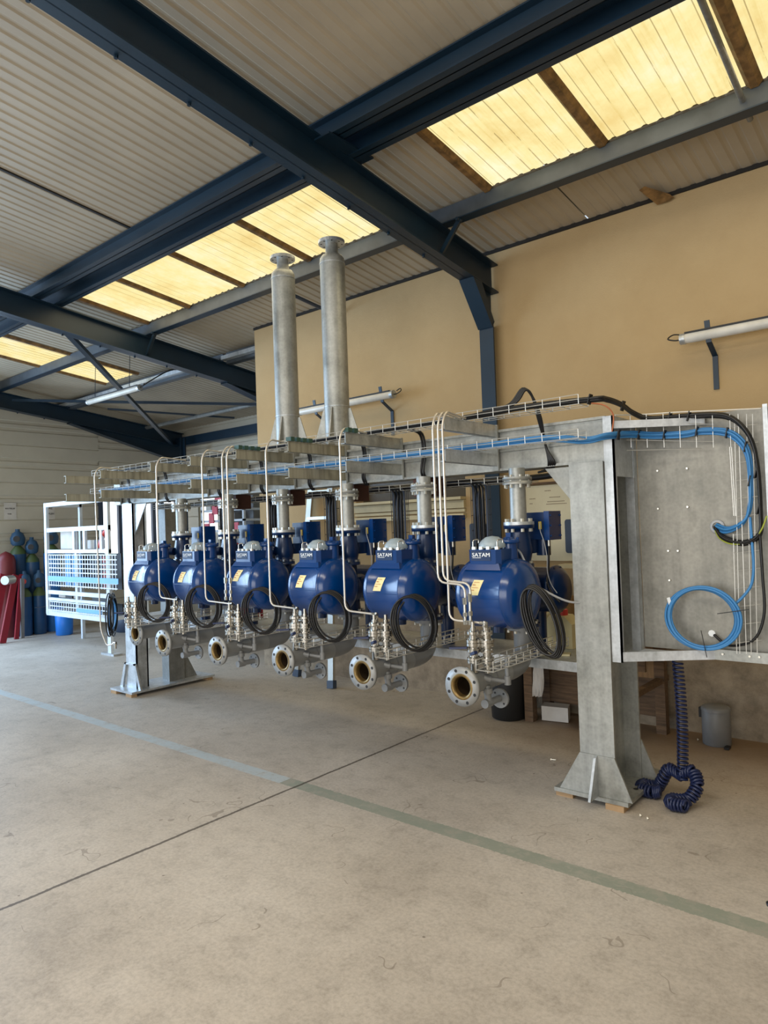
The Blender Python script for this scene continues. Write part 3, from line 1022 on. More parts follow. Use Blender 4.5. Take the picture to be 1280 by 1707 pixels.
# blue bundle
upb = [(-6.5, 3.42, 1.985), (-5, 3.42, 1.987), (-3.5, 3.41, 1.985), (-2.3, 3.42, 1.987), (-1.75, 3.42, 1.99)]
panb = [at(975, 734, y=3.5), at(1010, 727, y=3.56), at(1050, 724, y=3.75), at(1090, 726, y=3.85), at(1140, 724, y=3.88), at(1170, 719, y=3.89), at(1210, 721, y=3.89), at(1235, 737, y=3.89), at(1248, 765, y=3.89), at(1251, 820, y=3.9), at(1246, 860, y=3.9), at(1230, 877, y=3.91), at(1210, 884, y=3.93), at(1192, 878, y=3.96)]
mb = MB()
for dz, dy, r in ((0, 0, .0075), (.013, .004, .007), (-.012, .006, .007), (.004, -.012, .0065)):
    mb.tube([V(p) + V((dz * .6, dy, dz)) for p in upb + panb], r, 8)
th = tag(mb.build('cable_bundle', 'blue_cable'), 'blue cable bundle from the lower tray curving across the grey side panel', 'cables', 'cable bundles')
for q in (at(1032, 725, y=3.65), at(1066, 725, y=3.8), at(1108, 726, y=3.86), at(1162, 720, y=3.88), at(1212, 722, y=3.89), at(1243, 745, y=3.89), at(1250, 802, y=3.89)):
    MB().beam(q + V((-.006, -.006, -.026)), q + V((.006, -.006, .028)), .034, .005).build('zip_tie', 'dark_plastic', th)
p = [at(1250, 862, y=3.9), at(1253, 900, y=3.9), at(1256, 945, y=3.9), at(1252, 975, y=3.9), at(1238, 995, y=3.89), at(1224, 1008, y=3.88)]
co = at(1168, 1030, y=3.88)
mb = MB().tube(p, .007, 8)
for i in range(6):
    rx = .168 + .009 * (i % 3) - .006 * (i // 3)
    rz = .152 + .006 * (i % 3)
    mb.tube([co + V((rx * math.cos(g * PI / 8) + .004 * i, -.01 * (i // 2), rz * math.sin(g * PI / 8) + .003 * (i % 2))) for g in range(16)], .0068, 8, 3, closed=True)
th = tag(mb.build('coiled_cable', 'blue_cable'), 'round coil of light blue cable hanging on the grey side panel', 'cable')
MB().beam(co + V((.03, -.03, -.2)), co + V((.01, -.04, -.06)), .005, .003).build('zip_tie', 'dark_plastic', th)
MB().beam(co + V((.09, -.03, .03)), co + V((.24, -.03, .06)), .005, .004).build('zip_tie', 'dark_plastic', th)
c = at(1116, 1003, y=3.86)
MB().obox(c, (.008, 0, .003), (0, .002, 0), (-.006, 0, .022)).build('paper_tag', 'letter_white', th, origin=tuple(WORLD[th.name]))
# yellow green earth and orange wires
p = [at(1192, 884, y=3.95), at(1200, 898, y=3.93), at(1220, 907, y=3.91), at(1250, 903, y=3.9), at(1268, 885, y=3.88), at(1278, 860, y=3.88)]
tag(MB().tube(p, .004, 6).build('earth_wire', 'yellow_green'), 'thin yellow and green wire curving below the panel grommet', 'wire')
p = [at(985, 672, y=3.6), at(1008, 676, y=3.62), at(1022, 692, y=3.63), at(1020, 720, y=3.63)]
tag(MB().tube(p, .004, 6).build('orange_wire', 'orange_wire'), 'thin orange wire at the top corner of the near leg', 'wire')
p = [at(1025, 692, y=3.7), at(1070, 691, y=3.85), at(1130, 687, y=3.86), at(1200, 684, y=3.86), at(1268, 681, y=3.86)]
tag(MB().tube(p, .004, 6).build('beige_wire', 'tube_plastic'), 'thin beige wire running along the top edge of the side panel', 'wire')
# panel wire trays: bent grid
mb = MB()
for py in (707, 736, 748):
    a, b = at(1028, py - 3 if py < 740 else py + 3, y=3.82), at(1190 if py < 740 else 1170, py, y=3.9)
    mb.tube([a, b], .0025, 4, 1)
for i, px in enumerate((1050, 1077, 1105, 1132, 1159, 1187, 1216)):
    y = 3.83 + .01 * i
    mb.tube([at(px, 690, y=y), at(px + 2, 746, y=y)], .002, 4, 1)
tag(mb.build('wire_cable_tray', 'wire_zinc'), 'wire cable tray lying flat across the top of the side panel', 'cable tray', 'wire cable trays')
mb = MB()
for px0, px1, y0, y1 in ((1216, 1223, 745, 860), (1224, 1233, 700, 1090), (1230, 1244, 690, 1090), (1219, 1226, 745, 860), (1254, 1262, 690, 1090), (1222, 1228, 890, 1090), (1244, 1252, 690, 1090)):
    mb.tube([at(px0, y0, y=3.9), at(px1, y1, y=3.9)], .0022, 4, 1)
for py in range(712, 1090, 30):
    k_ = (py - 690) / 400
    mb.tube([at(1217 + 9 * k_, py, y=3.9), at(1262 + 8 * k_, py - 5, y=3.9)], .002, 4, 1)
tag(mb.build('wire_cable_tray', 'wire_zinc'), 'wire cable tray running vertically down the right of the side panel', 'cable tray', 'wire cable trays')
# vertical angle + rusty edge on the right end
mb = MB().box(-.782, -.777, 3.93, 3.966, .84, 2.1).box(-.782, -.76, 3.925, 3.93, .84, 2.1)
tag(mb.build('upright_angle', 'galvanised_bright'), 'bright vertical angle bar standing on the side panel at the right picture edge', 'angle bar')
# clump of black cables rising behind the trays
mb = MB()
for i in range(4):
    o_ = .012 * i
    mb.tube([(-2.3 - o_, 3.45, 2.17), (-2.06, 3.46, 2.18 + o_ / 2), (-1.93 - o_, 3.48, 2.22), (-1.88 - o_ / 2, 3.50, 2.285 + o_ / 3), (-1.855, 3.53, 2.25), (-1.85 + o_ / 2, 3.58, 2.13), (-1.85, 3.66, 1.98), (-1.84 + o_, 3.67, 1.88), (-1.9 + o_, 3.75, 1.85), (-2.0, 3.85, 1.845)], .007, 8)
tag(mb.build('cable_bundle', 'black_rubber'), 'black cables looping up above the trays and down the front of the beam', 'cables', 'cable bundles')
for i, x in enumerate(ARMX[1:]):
    mb = MB()
    for q in range(2):
        mb.tube([(x + .2 + .02 * q, 3.5, 2.16), (x + .2 + .02 * q, 3.62, 2.14), (x + .19 + .02 * q, 3.66, 2.02), (x + .17 + .02 * q, 3.66, 1.9), (x + .17 + .02 * q, 3.7, 1.845)], .008, 6)
    tag(mb.build('drop_cable', 'black_rubber'), 'black cable pair dropping in front of the beam by the %s arm' % ('second bracket', 'third bracket', 'fourth bracket', 'fifth bracket', 'sixth bracket', 'seventh bracket', 'leftmost bracket')[i], 'cables', 'drop cables on the beam')
# coloured terminal clips on top of the arms
for i in (1, 2, 3):
    mb = MB()
    for q in range(4 if i > 1 else 2):
        mb.box(ARMX[i] - .03, ARMX[i] + .02, 3.13 + q * .055, 3.165 + q * .055, 2.1375, 2.165)
    tag(mb.build('pipe_clamp', 'clamp_green'if 'clamp_green' in M else 'dark_grey_blue'), 'dark green tube clamps on top of the %s upper arm from the right' % ('', 'second', 'third', 'fourth')[i], 'clamp', 'tube clamps')


# ================================================================== METERING STATIONS
ORD = ['nearest', 'second', 'third', 'fourth', 'fifth', 'farthest']
SX = [-2.01 - .68 * i for i in range(6)]


def pos(i):
    return 'nearest to the right leg' if i == 0 else ('farthest left' if i == 5 else '%s from the right leg' % ORD[i])


def station(x):
    """returns dict kind -> root object"""
    R = {}
    # --- meter drum
    c = V((x, 3.33, 1.16))
    th = thing('flow_meter', (x, 3.33, .9), '', 'flow meter', 'blue flow meters')
    r = .188
    prof = []
    for t_ in (0, .12, .25, .4, .55, .7, .85, 1):
        g = t_ * PI / 2
        prof.append((-.125 - .075 * math.cos(g), r * (math.sin(g) ** .8) if t_ > 0 else 0))
    prof += [(-.12, r + .0015), (-.112, r + .0015), (-.11, r), (.118, r), (.12, r + .0015), (.13, r + .0015), (.132, r)]
    for t_ in (1, .9, .78, .64, .5, .36, .22, .1, 0):
        g = t_ * PI / 2
        prof.append((.14 + .08 * math.cos(g), r * .99 * (math.sin(g) ** .8) if t_ > 0 else 0))
    MB().lathe(prof, c, (1, 0, 0), 48).build('drum', 'blue_paint', th)
    MB().box(x - .118, x + .118, c.y - r - .0015, c.y - r + .01, c.z - .012, c.z - .008).build('weld_seam', 'blue_paint', th)
    mb = MB()
    mb.prism([(x - .085 - .0, 3.205, 1.3), (x + .075, 3.205, 1.3), (x + .095, 3.23, 1.3), (x + .095, 3.39, 1.3), (x + .075, 3.41, 1.3), (x - .085, 3.41, 1.3), (x - .1, 3.39, 1.3), (x - .1, 3.22, 1.3)], (0, 0, .105))
    mb.prism([(x - .115, 3.19, 1.295), (x + .11, 3.19, 1.295), (x + .09, 3.207, 1.33), (x - .095, 3.207, 1.33)], (0, .2, 0))
    mb.build('register_housing', 'blue_paint', th)
    npl = MB().box(x - .078, x + .045, 3.2025, 3.205, 1.345, 1.4).build('name_plate', 'plate_blue', th)
    tm = text_mb('SATAM', .03, (x - .072, 3.2022, 1.367), (1.2, 0, 0), (0, 0, 1), 0)
    for q in (.0009, .0018):
        t_ = text_mb('SATAM', .03, (x - .072 + q, 3.2022 - q * .1, 1.367), (1.2, 0, 0), (0, 0, 1), 0)
        tm.add(t_.v, t_.f)
    tm.box(x - .068, x - .015, 3.2015, 3.2022, 1.36, 1.3625)
    tm.build('lettering', 'letter_white', npl)
    mb = MB()
    for bx in (-.07, -.025, .02, .075):
        for by in (3.225, 3.39):
            mb.mark().cyl((x + bx, by, 1.405), (x + bx, by, 1.42), .013, 8, False)
    mb.each('bolt', 'bolt_zinc', th)
    mb = MB().lathe([(0, .075), (.02, .075), (.04, .06), (.058, .035), (.064, 0)], (x + .0, 3.3, 1.412), (0, 0, 1), 14)
    mb.build('wrapped_register', 'plastic_wrap', th)
    mb = MB()
    for a in (-.077, .075):
        mb = MB().bent([(x + a, 3.225, 1.41), (x + a, 3.225, 1.455), (x + a + .02, 3.25, 1.46), (x + a + .02, 3.25, 1.44)], .004, 6, .01)
        mb.build('handle_wire', 'stainless', th)
    mb = MB().lathe([(0, .05), (.05, .045), (.12, .042)], (x + .065, 3.37, 1.32), (0, 0, 1), 20)
    mb.lathe([(0, .044), (.004, .06), (.022, .06), (.026, .05), (.03, .03), (.036, .03), (.036, 0)], (x + .065, 3.37, 1.43), (0, 0, 1), 20)
    mb.box(x + .05, x + .08, 3.36, 3.39, 1.455, 1.49)
    nck = mb.build('neck', 'blue_paint', th)
    MB().bolts((x + .065, 3.37, 1.445), (0, 0, 1), .053, 6, .008, .018).each('neck_bolt', 'blue_paint', nck)
    MB().cyl((x + .02, 3.3, .95), (x + .02, 3.3, .985), .03, 10).build('drain_plug', 'blue_dark_paint', th)
    mb = MB().lathe([(0, .075), (.1, .065), (.2, .07)], (x, 3.6, .95), (0, 0, 1), 24)
    mb.cyl((x + .02, 3.4, 1.12), (x + .02, 3.6, 1.12), .1, 20).lathe([(0, .07), (.1, .085)], (x, 3.6, 1.1), (0, 0, 1), 20)
    mb.lathe([(0, .1), (.018, .1)], (x, 3.6, .945), (0, 0, 1), 28)
    mb.build('outlet_neck', 'blue_dark_paint', th)
    MB().bolts((x, 3.6, .963), (0, 0, 1), .084, 8, .011, .014).bolts((x, 3.6, .91), (0, 0, 1), .084, 8, .009, .014).each('outlet_bolt', 'bolt_zinc', th)
    R['meter'] = th
    # --- filter tank behind
    th = thing('filter_tank', (x - .02, 3.84, .97), '', 'tank', 'blue filter tanks')
    mb = MB().lathe([(-.25, 0), (-.24, .06), (-.21, .11), (-.17, .135), (.12, .135), (.121, .145), (.14, .145), (.145, .13), (.165, .125), (.19, .09), (.2, 0)], (x - .03, 3.84, 1.135), (1, 0, 0), 32)
    mb.build('drum', 'blue_dark_paint', th)
    mb = MB().cyl((x - .02, 3.84, .75), (x - .02, 3.84, 1.03), .045, 16)
    mb.build('stand', 'blue_dark_paint', th)
    MB().bolts((x + .09, 3.84, 1.135), (1, 0, 0), .137, 10, .007, .026).each('bolt', 'blue_dark_paint', th)
    MB().cyl((x, 3.6, 1.14), (x, 3.72, 1.14), .075, 18).build('connection', 'blue_dark_paint', th)
    R['tank'] = th
    # --- control valve in the riser
    th = thing('control_valve', (x, 3.6, 1.25), '', 'valve', 'blue control valves')
    mb = MB().lathe([(0, .08), (.02, .08), (.022, .06), (.06, .068), (.1, .075), (.15, .066), (.2, .058), (.222, .06), (.224, .088), (.244, .088)], (x, 3.6, 1.285), (0, 0, 1), 28)
    mb.cyl((x - .02, 3.53, 1.39), (x - .09, 3.5, 1.39), .035, 12).cyl((x, 3.6, 1.2), (x, 3.6, 1.3), .055, 18)
    mb.build('valve_body', 'blue_dark_paint', th)
    MB().bolts((x, 3.6, 1.49), (0, 0, 1), .073, 8, .0105, .018).bolts((x, 3.6, 1.307), (0, 0, 1), .068, 8, .009, .014).each('bolt', 'bolt_zinc', th)
    MB().cyl((x - .12, 3.49, 1.39), (x - .09, 3.5, 1.39), .012, 8).tube([(x - .02, 3.5, 1.44), (x + .02, 3.45, 1.42), (x + .05, 3.42, 1.33), (x + .08, 3.42, 1.26)], .003, 6).build('impulse_tube', 'stainless', th)
    R['valve'] = th
    # --- galvanised riser pipe
    th = thing('riser_pipe', (x, 3.6, 1.53), '', 'pipe', 'galvanised riser pipes')
    mb = MB().cyl((x, 3.6, 1.545), (x, 3.6, 1.86), .047, 24)
    mb.build('pipe_body', 'galvanised', th)
    mb = MB().lathe([(0, .088), (.018, .088)], (x, 3.6, 1.53), (0, 0, 1), 28)
    mb.build('lower_flange', 'galvanised_bright', th)
    mb = MB().lathe([(0, .085), (.018, .085), (.018, .075), (.024, .075), (.024, .085), (.042, .085)], (x, 3.6, 1.765), (0, 0, 1), 28)
    mb.build('upper_flange', 'galvanised', th)
    MB().bolts((x, 3.6, 1.548), (0, 0, 1), .072, 8, .0115, .018).bolts((x, 3.6, 1.745), (0, 0, 1), .07, 8, .009, .075).each('bolt', 'bolt_zinc', th)
    R['riser'] = th
    # --- junction box
    th = thing('junction_box', (x + .14, 3.78, 1.3), '', 'junction box', 'blue junction boxes')
    x0, x1 = x - .03, x + .135
    y0, y1 = 3.72, 3.86
    MB().box(x0, x1 - .035, y0, y1, 1.44, 1.6).cyl((x + .06, 3.78, 1.345), (x + .06, 3.78, 1.44), .042, 16).box(x - .02, x + .04, 3.66, 3.8, 1.36, 1.44).build('enclosure', 'blue_dark_paint', th)
    cvr = MB().box(x1 - .033, x1, y0 - .006, y1 + .006, 1.435, 1.605).build('cover', 'blue_paint', th)
    mb = MB()
    for z in (1.46, 1.52, 1.58):
        mb.mark().cyl((x1, y0 + .01, z), (x1 + .008, y0 + .01, z), .006, 6).mark().cyl((x1, y1 - .01, z), (x1 + .008, y1 - .01, z), .006, 6)
    mb.each('screw', 'blue_paint', cvr)
    MB().box(x1 - .07, x1 - .052, y0 - .004, y0, 1.5, 1.545).build('yellow_tag', 'yellow_tag', th)
    MB().cyl((x1 - .02, y0 + .02, 1.4), (x1 - .02, y0 + .02, 1.436), .008, 8).build('gland', 'bolt_zinc', th)
    MB().tube([(x1 - .06, y0 - .006, 1.54), (x1 - .055, y0 - .012, 1.49), (x1 - .035, y0 - .012, 1.43), (x1 - .02, y0 - .01, 1.34), (x1 - .02, y0 - .01, 1.25), (x1 + .0, y0 - .01, 1.18), (x1 + .04, y0 - .02, 1.13)], .003, 6).build('thin_wire', 'grey_cable', th)
    MB().tube([(x1 - .02, y0 + .02, 1.41), (x1 - .022, y0 + .01, 1.28), (x1 - .02, y0 - .02, 1.2), (x1 + .01, y0 - .03, 1.13), (x1 + .06, y0 - .03, 1.08)], .006, 6).build('cable', 'black_rubber', th)
    R['box'] = th
    return R


def inlet(x, y0, drain=True):
    th = thing('inlet_pipe', (x, y0, .6), '', 'pipe', 'grey flanged inlet pipes')
    z = .72
    mb = MB().lathe([(0, .062), (0, .1), (.02, .1), (.02, .07), (.03, .066), (.06, .056), (3.38 - y0, .056)], (x, y0, z), (0, 1, 0), 36, caps=False)
    flg = mb.build('flange', 'flange_grey', th)
    mb = MB().tube([(x, y0 + .26, z), (x, 3.34, z), (x, 3.46, z), (x, 3.55, z + .02), (x, 3.595, z + .08), (x, 3.6, z + .14), (x, 3.6, .93)], .055, 20, 6)
    mb.lathe([(0, .09), (.02, .09)], (x, 3.6, .925), (0, 0, 1), 28)
    mb.ring((x, y0 + .26, z), (0, 1, 0), .05, .058, .008, 28)
    mb.build('pipe_body', 'grey_paint', th)
    MB().lathe([(0, .068), (-.002, .065), (-.002, .053), (.012, .049), (.03, .047)], (x, y0 + .001, z), (0, 1, 0), 28, caps=False).build('brass_rim', 'brass_lining', th)
    MB().lathe([(.03, .048), (.2, .047), (.2, 0)], (x, y0, z), (0, 1, 0), 24, caps=False).build('bore', 'pipe_bore', th)
    MB().bolts((x, y0 - .001, z), (0, 1, 0), .084, 8, .0085, .0225, .5, 10).each('bolt_hole', 'dark_plastic', flg)
    if drain:
        mb = MB().bent([(x + .045, y0 + .17, z - .02), (x + .05, y0 + .17, z - .11), (x + .05, y0 + .30, z - .11)], .018, 10, .03)
        mb.cyl((x + .05, y0 + .17, z - .06), (x + .05, y0 + .17, z - .035), .024, 12)
        mb.cyl((x + .045, y0 + .14, z - .112), (x + .045, y0 + .2, z - .112), .023, 12)
        mb.build('drain_elbow', 'grey_paint', th)
        dfl = MB().lathe([(0, .052), (.014, .052)], (x + .05, y0 + .28, z - .11), (0, 1, 0), 24).build('drain_flange', 'grey_paint', th)
        MB().bolts((x + .05, y0 + .279, z - .11), (0, 1, 0), .037, 4, .006, .016, .5, 8).each('drain_bolt_hole', 'dark_plastic', dfl)
        mb = MB().bent([(x + .05, y0 + .16, z + .02), (x + .14, y0 + .22, z + .0), (x + .14, y0 + .22, z + .13)], .012, 8, .02)
        mb.cyl((x + .04, y0 + .15, z + .022), (x + .07, y0 + .17, z + .015), .02, 10).cyl((x + .14, y0 + .22, z - .015), (x + .14, y0 + .22, z + .03), .018, 10)
        mb.build('bypass_tube', 'grey_paint', th)
    return th


def manifold(x, y, double=True, top=1.24):
    th = thing('valve_manifold', (x, y, .77), '', 'valve', 'stainless valve manifolds')
    cols = [(x - .0, y)] + ([(x + .062, y + .03)] if double else [])
    mb, bl = MB(), MB()
    for k, (cx, cy) in enumerate(cols):
        z = .775
        mb.cyl((cx, cy, z), (cx, cy, z + .05), .02, 14)
        zz = z + .05
        for h, r in ((.012, .036), (.003, .026), (.012, .036), (.03, .022), (.012, .034), (.02, .024), (.014, .038), (.003, .028), (.014, .038), (.03, .02), (.012, .033), (.02, .015)):
            mb.cyl((cx, cy, zz), (cx, cy, zz + h), r, 18, False)
            if r >= .033:
                bl.bolts((cx, cy, zz - .006), (0, 0, 1), r * .78, 6, .006, h + .012, .3 * k)
            zz += h
        mb.cyl((cx, cy, zz), (cx, cy, zz + .03), .011, 8)
    mb.build('valve_stack', 'stainless', th)
    bl.build('bolt', 'stainless', th)
    MB().beam((x - .02, y - .03, .905), (x - .11, y - .06, .9), .02, .01).build('lever_handle', 'dark_blue_cable', th)
    MB().beam((x + .01, y - .035, .875), (x + .045, y - .05, .89), .02, .014).build('lever_handle', 'dark_blue_cable', th)
    return th


def wire_coil(x, y, z, rx, rz, n, tilt, yo):
    mb = MB()
    for i in range(n):
        a = rx * (1 - .05 * (i % 3))
        b = rz * (1 + .04 * (i % 4) - .03 * (i // 3))
        pts = []
        for g in range(16):
            u = 2 * PI * g / 16
            px = a * math.cos(u)
            pz = b * math.sin(u)
            pts.append(V((x + px - tilt * pz + .004 * i, y + .01 * (i - n / 2) + yo * math.cos(u), z + pz)))
        mb.tube(pts, .0065, 6, 2, closed=True)
    return mb


st = station(SX[0])
inl0 = inlet(SX[0], 2.95)
man0 = manifold(SX[0] + .01, 3.06)
man_single = None
# basket in front of each meter along the pipe
mb = MB()
tray(mb, (SX[0] + .11, 3.0, .803), (SX[0] + .11, 3.85, .803), (1, 0, 0), (0, 0, 1), .1, .05, .075, .0032)
bas0 = tag(mb.build('wire_cable_tray', 'wire_zinc'), '', 'cable tray', 'short wire trays over the inlet pipes')
kc = at(903, 1035, y=3.2)
coil_near = tag(wire_coil(kc.x, 3.2, kc.z, .075, .165, 6, .3, .02).build('cable_coil', 'black_rubber'), 'narrow black cable coil leaning against the right dome of the nearest flow meter', 'cable coil', 'black cable coils')
coil0 = tag(wire_coil(SX[0] + .2, 3.19, .985, .085, .15, 5, .12, .08).build('cable_coil', 'black_rubber'), '', 'cable coil', 'black cable coils')
# vertical ladder with cables
mb = MB()
tray(mb, (SX[0] - .43, 3.9, 1.0), (SX[0] - .43, 3.9, 1.80), (1, 0, 0), (0, -1, 0), .13, .035, .09)
lad0 = tag(mb.build('cable_drop', 'dark_plastic'), '', 'cable tray', 'vertical cable drops')
kid = MB()
for q in range(5):
    xx = SX[0] - .48 + .024 * q
    kid.tube([(xx - .28 + .012 * q, 3.93, 1.83), (xx - .1, 3.91, 1.825), (xx - .02, 3.89, 1.80), (xx, 3.88, 1.72), (xx, 3.88, 1.4), (xx, 3.88, 1.0)], .0085, 6)
kid.build('cables', 'dark_grey_blue', lad0, origin=tuple(WORLD[lad0.name]))
kid = MB()
for q in range(3):
    xx = SX[0] - .46 + .03 * q
    kid.tube([(xx - .24 + .012 * q, 3.90, 1.84), (xx - .08, 3.885, 1.83), (xx, 3.865, 1.78), (xx, 3.86, 1.7), (xx, 3.86, 1.4), (xx, 3.86, 1.05)], .0075, 6)
kid.build('black_cables', 'black_rubber', lad0, origin=tuple(WORLD[lad0.name]))
index_kids()
roots = [(st['meter'], 'blue drum-shaped flow meter %s'), (st['tank'], 'dark blue domed filter tank behind the flow meter %s'),
         (st['valve'], 'dark blue control valve under the riser behind the flow meter %s'), (st['riser'], 'galvanised riser pipe above the flow meter %s'),
         (st['box'], 'dark blue junction box with yellow tag by the riser %s'), (inl0, 'grey inlet pipe with open flange and side drain, %s'),
         (man0, 'stainless flanged valve manifold on the inlet pipe %s'), (bas0, 'short wire basket tray over the inlet pipe %s'),
         (coil0, 'black cable coil hanging beside the flow meter %s'), (lad0, 'vertical ladder of cables under the beam left of the riser %s')]
for o, lab in roots:
    o['label'] = lab % pos(0)
    for i in range(1, 6):
        if o is coil0 and i == 1:
            o.location.x += SX[1] - SX[0]
            o['label'] = lab % pos(1)
            continue
        if o is coil0:
            c = copy_tree(o, (SX[i] - SX[1], 0, 0))
            c['label'] = lab % pos(i)
            continue
        if o is inl0 and i == 5:
            c = inlet(-5.41, 3.12, False)
            c['label'] = lab.replace(' and side drain', '') % pos(5)
            continue
        c = copy_tree(o, (SX[i] - SX[0], 0, 0))
        c['label'] = lab % pos(i)

# sticky notes on the drums
for i in range(6):
    x = SX[i]
    if i == 3:
        cz, cx_ = 1.23, x - .01
    else:
        cz, cx_ = 1.205, x - .02
    yy = 3.33 - .189 + (.006 if cz < 1.22 else .022) * 1.0
    th = thing('sticky_note', (cx_, 3.14, cz), 'yellow handwritten sticky note on the flow meter %s' % pos(i), 'note', 'sticky notes')

    def onr(dx, zz, off=.002):
        r_ = .188 + off
        dz_ = zz - 1.16
        return V((cx_ + dx, 3.33 - math.sqrt(max(r_ * r_ - dz_ * dz_, 0)), zz))
    sh = .014
    mb = MB()
    vs = []
    for k in range(5):
        zz = cz + .04 - .02 * k
        s_ = sh * (1 - k / 2)
        vs += [onr(-.03 + s_, zz), onr(.03 + s_, zz)]
    mb.add(vs, [(2 * k, 2 * k + 2, 2 * k + 3, 2 * k + 1) for k in range(4)])
    npp = mb.build('note_paper', 'note_yellow', th)
    mb = MB()
    for k, (a, b) in enumerate([(-.022, .012), (-.022, -.004), (-.022, .018), (-.022, .0)]):
        zz = cz + .028 - .014 * k
        s_ = sh * (.6 - k * .4)
        pts = [onr(a + s_ + (b - a) * q / 10, zz + (.003 if q % 2 else -.002), .003) for q in range(11)]
        mb.tube(pts, .0007, 4, 1)
    mb.build('handwriting', 'note_red', npp)

# small stainless tubes from the trays down to the manifolds
TY = 3.08


def stube(pts, lab, fit=None):
    th = thing('steel_tube', V(pts[-1]), lab, 'tube', 'thin steel tubes')
    MB().bent(pts, .0062, 8, .05).build('tube_run', 'steel_tube', th)
    mb = MB()
    e = V(pts[-1])
    if fit:
        mb.cyl(e, e + V((0, 0, fit)), .009, 10).cyl(e + V((0, 0, fit * .3)), e + V((0, 0, fit * .45)), .013, 6, False).cyl(e + V((0, 0, fit * .75)), e + V((0, 0, fit)), .0125, 6, False).cyl(e, e + V((0, 0, fit * .15)), .013, 6, False)
    else:
        mb.cyl(e - V((0, 0, .05)), e + V((0, 0, .012)), .0095, 10).cyl(e + V((-.03, 0, 0)), e + V((.01, 0, 0)), .0095, 10).cyl(e - V((0, 0, .02)), e - V((0, 0, .008)), .014, 6, False)
    mb.build('fitting', 'stainless', th)


def top(xv):
    return [(xv - .06, 3.4, 2.16), (xv, TY + .04, 2.165), (xv, TY, 2.1)]


m0 = SX[0] + .01
stube(top(-2.225) + [(-2.225, TY, 1.235), (m0 - .045, TY - .01, 1.225), (m0 - .045, TY - .02, 1.02)], 'first of the three thin steel tubes by the nearest meter, bending right onto its manifold', .14)
stube(top(-2.19) + [(-2.19, TY, 1.245), (m0 - .012, TY - .01, 1.235), (m0 - .012, TY - .02, 1.02)], 'middle of the three thin steel tubes by the nearest meter, bending right onto its manifold', .16)
stube([(p[0] + .0, p[1], p[2]) for p in top(-2.16)] + [(-2.16, TY, 1.035), (m0 + .06, TY + .0, 1.03)], 'third of the three thin steel tubes by the nearest meter, dropping lowest before bending')
for i, (pxv, pyb, n_) in enumerate([(575, 1005, 2), (451, 1010, 3), (343, 998, 4), (266, 985, 5)]):
    q = at(pxv, pyb, y=TY)
    k_ = i + 1
    stube(top(q.x) + [(q.x, TY, 1.045), (SX[k_] + .01, TY, 1.035)], 'thin steel tube bending right onto the manifold of meter %s' % pos(k_))
for pxv, w_ in ((374, 'left'), (382, 'right')):
    q = at(pxv, 900, y=TY)
    stube(top(q.x) + [(q.x, TY, 1.06)], '%s one of two straight thin steel tubes dropping to the manifold of the fourth meter' % w_, .16)
q = at(162, 830, y=3.1)
stube(top(q.x) + [(q.x, 3.1, .72), (q.x + .1, 3.1, .58), (q.x + .25, 3.1, .62)], 'thin steel tube hanging in front of the far leg and curving below it')

# brown blocks under the beam between risers
for i in (1, 2, 3, 4):
    x = SX[i]
    mb = MB().box(x - .16, x - .02, 3.7, 3.86, 1.74, 1.858)
    o = mb.build('brown_box', 'rust_brown')
    tag(o, 'dark brown box under the beam left of the riser %s' % pos(i), 'box', 'brown boxes under the beam')

# grey signal cable from the first valve to the near leg
tag(MB().tube([(-2.03, 3.5, 1.385), (-1.95, 3.47, 1.39), (-1.9, 3.45, 1.33), (-1.86, 3.45, 1.22), (-1.78, 3.5, 1.15), (-1.7, 3.57, 1.1), (-1.64, 3.66, 1.09)], .006, 8).build('signal_cable', 'grey_cable'), 'grey signal cable curving from the nearest valve to the right leg', 'cables')
# coil of dark cable at the far leg
mb = MB()
c = at(182, 1025, y=3.3)
for i in range(9):
    a = .12 + .008 * (i % 4)
    b = .2 - .012 * (i % 5)
    mb.tube([c + V((a * math.cos(u * PI / 8) + .004 * i, .015 * (i % 3) - .1 * math.cos(u * PI / 8), b * math.sin(u * PI / 8))) for u in range(16)], .0065, 6, 2, closed=True)
tag(mb.build('cable_coil', 'black_rubber'), 'large black cable coil hanging in front of the far leg', 'cable coil', 'black cable coils')
mb = MB()
for i in range(3):
    a = .1 - .012 * i
    mb.tube([c + V((a * math.cos(u * PI / 8), .03 - .08 * math.cos(u * PI / 8), (.16 - .014 * i) * math.sin(u * PI / 8))) for u in range(16)], .006, 6, 2, closed=True)
tag(mb.build('cable_coil', 'blue_cable'), 'blue cable coil nested inside the large black coil at the far leg', 'cable coil', 'black cable coils')
# litter on the shelf beside the near leg
o = MB().prism([(-1.98, 3.74, .751), (-1.82, 3.8, .751), (-1.84, 3.86, .751), (-1.97, 3.82, .751)], (0, 0, .012)).prism([(-1.9, 3.78, .763), (-1.86, 3.8, .79), (-1.88, 3.81, .83)], (.004, .01, 0)).build('paper_scrap', 'jerry_cream')
tag(o, 'crumpled cream paper scrap on the shelf behind the nearest manifold', 'paper')

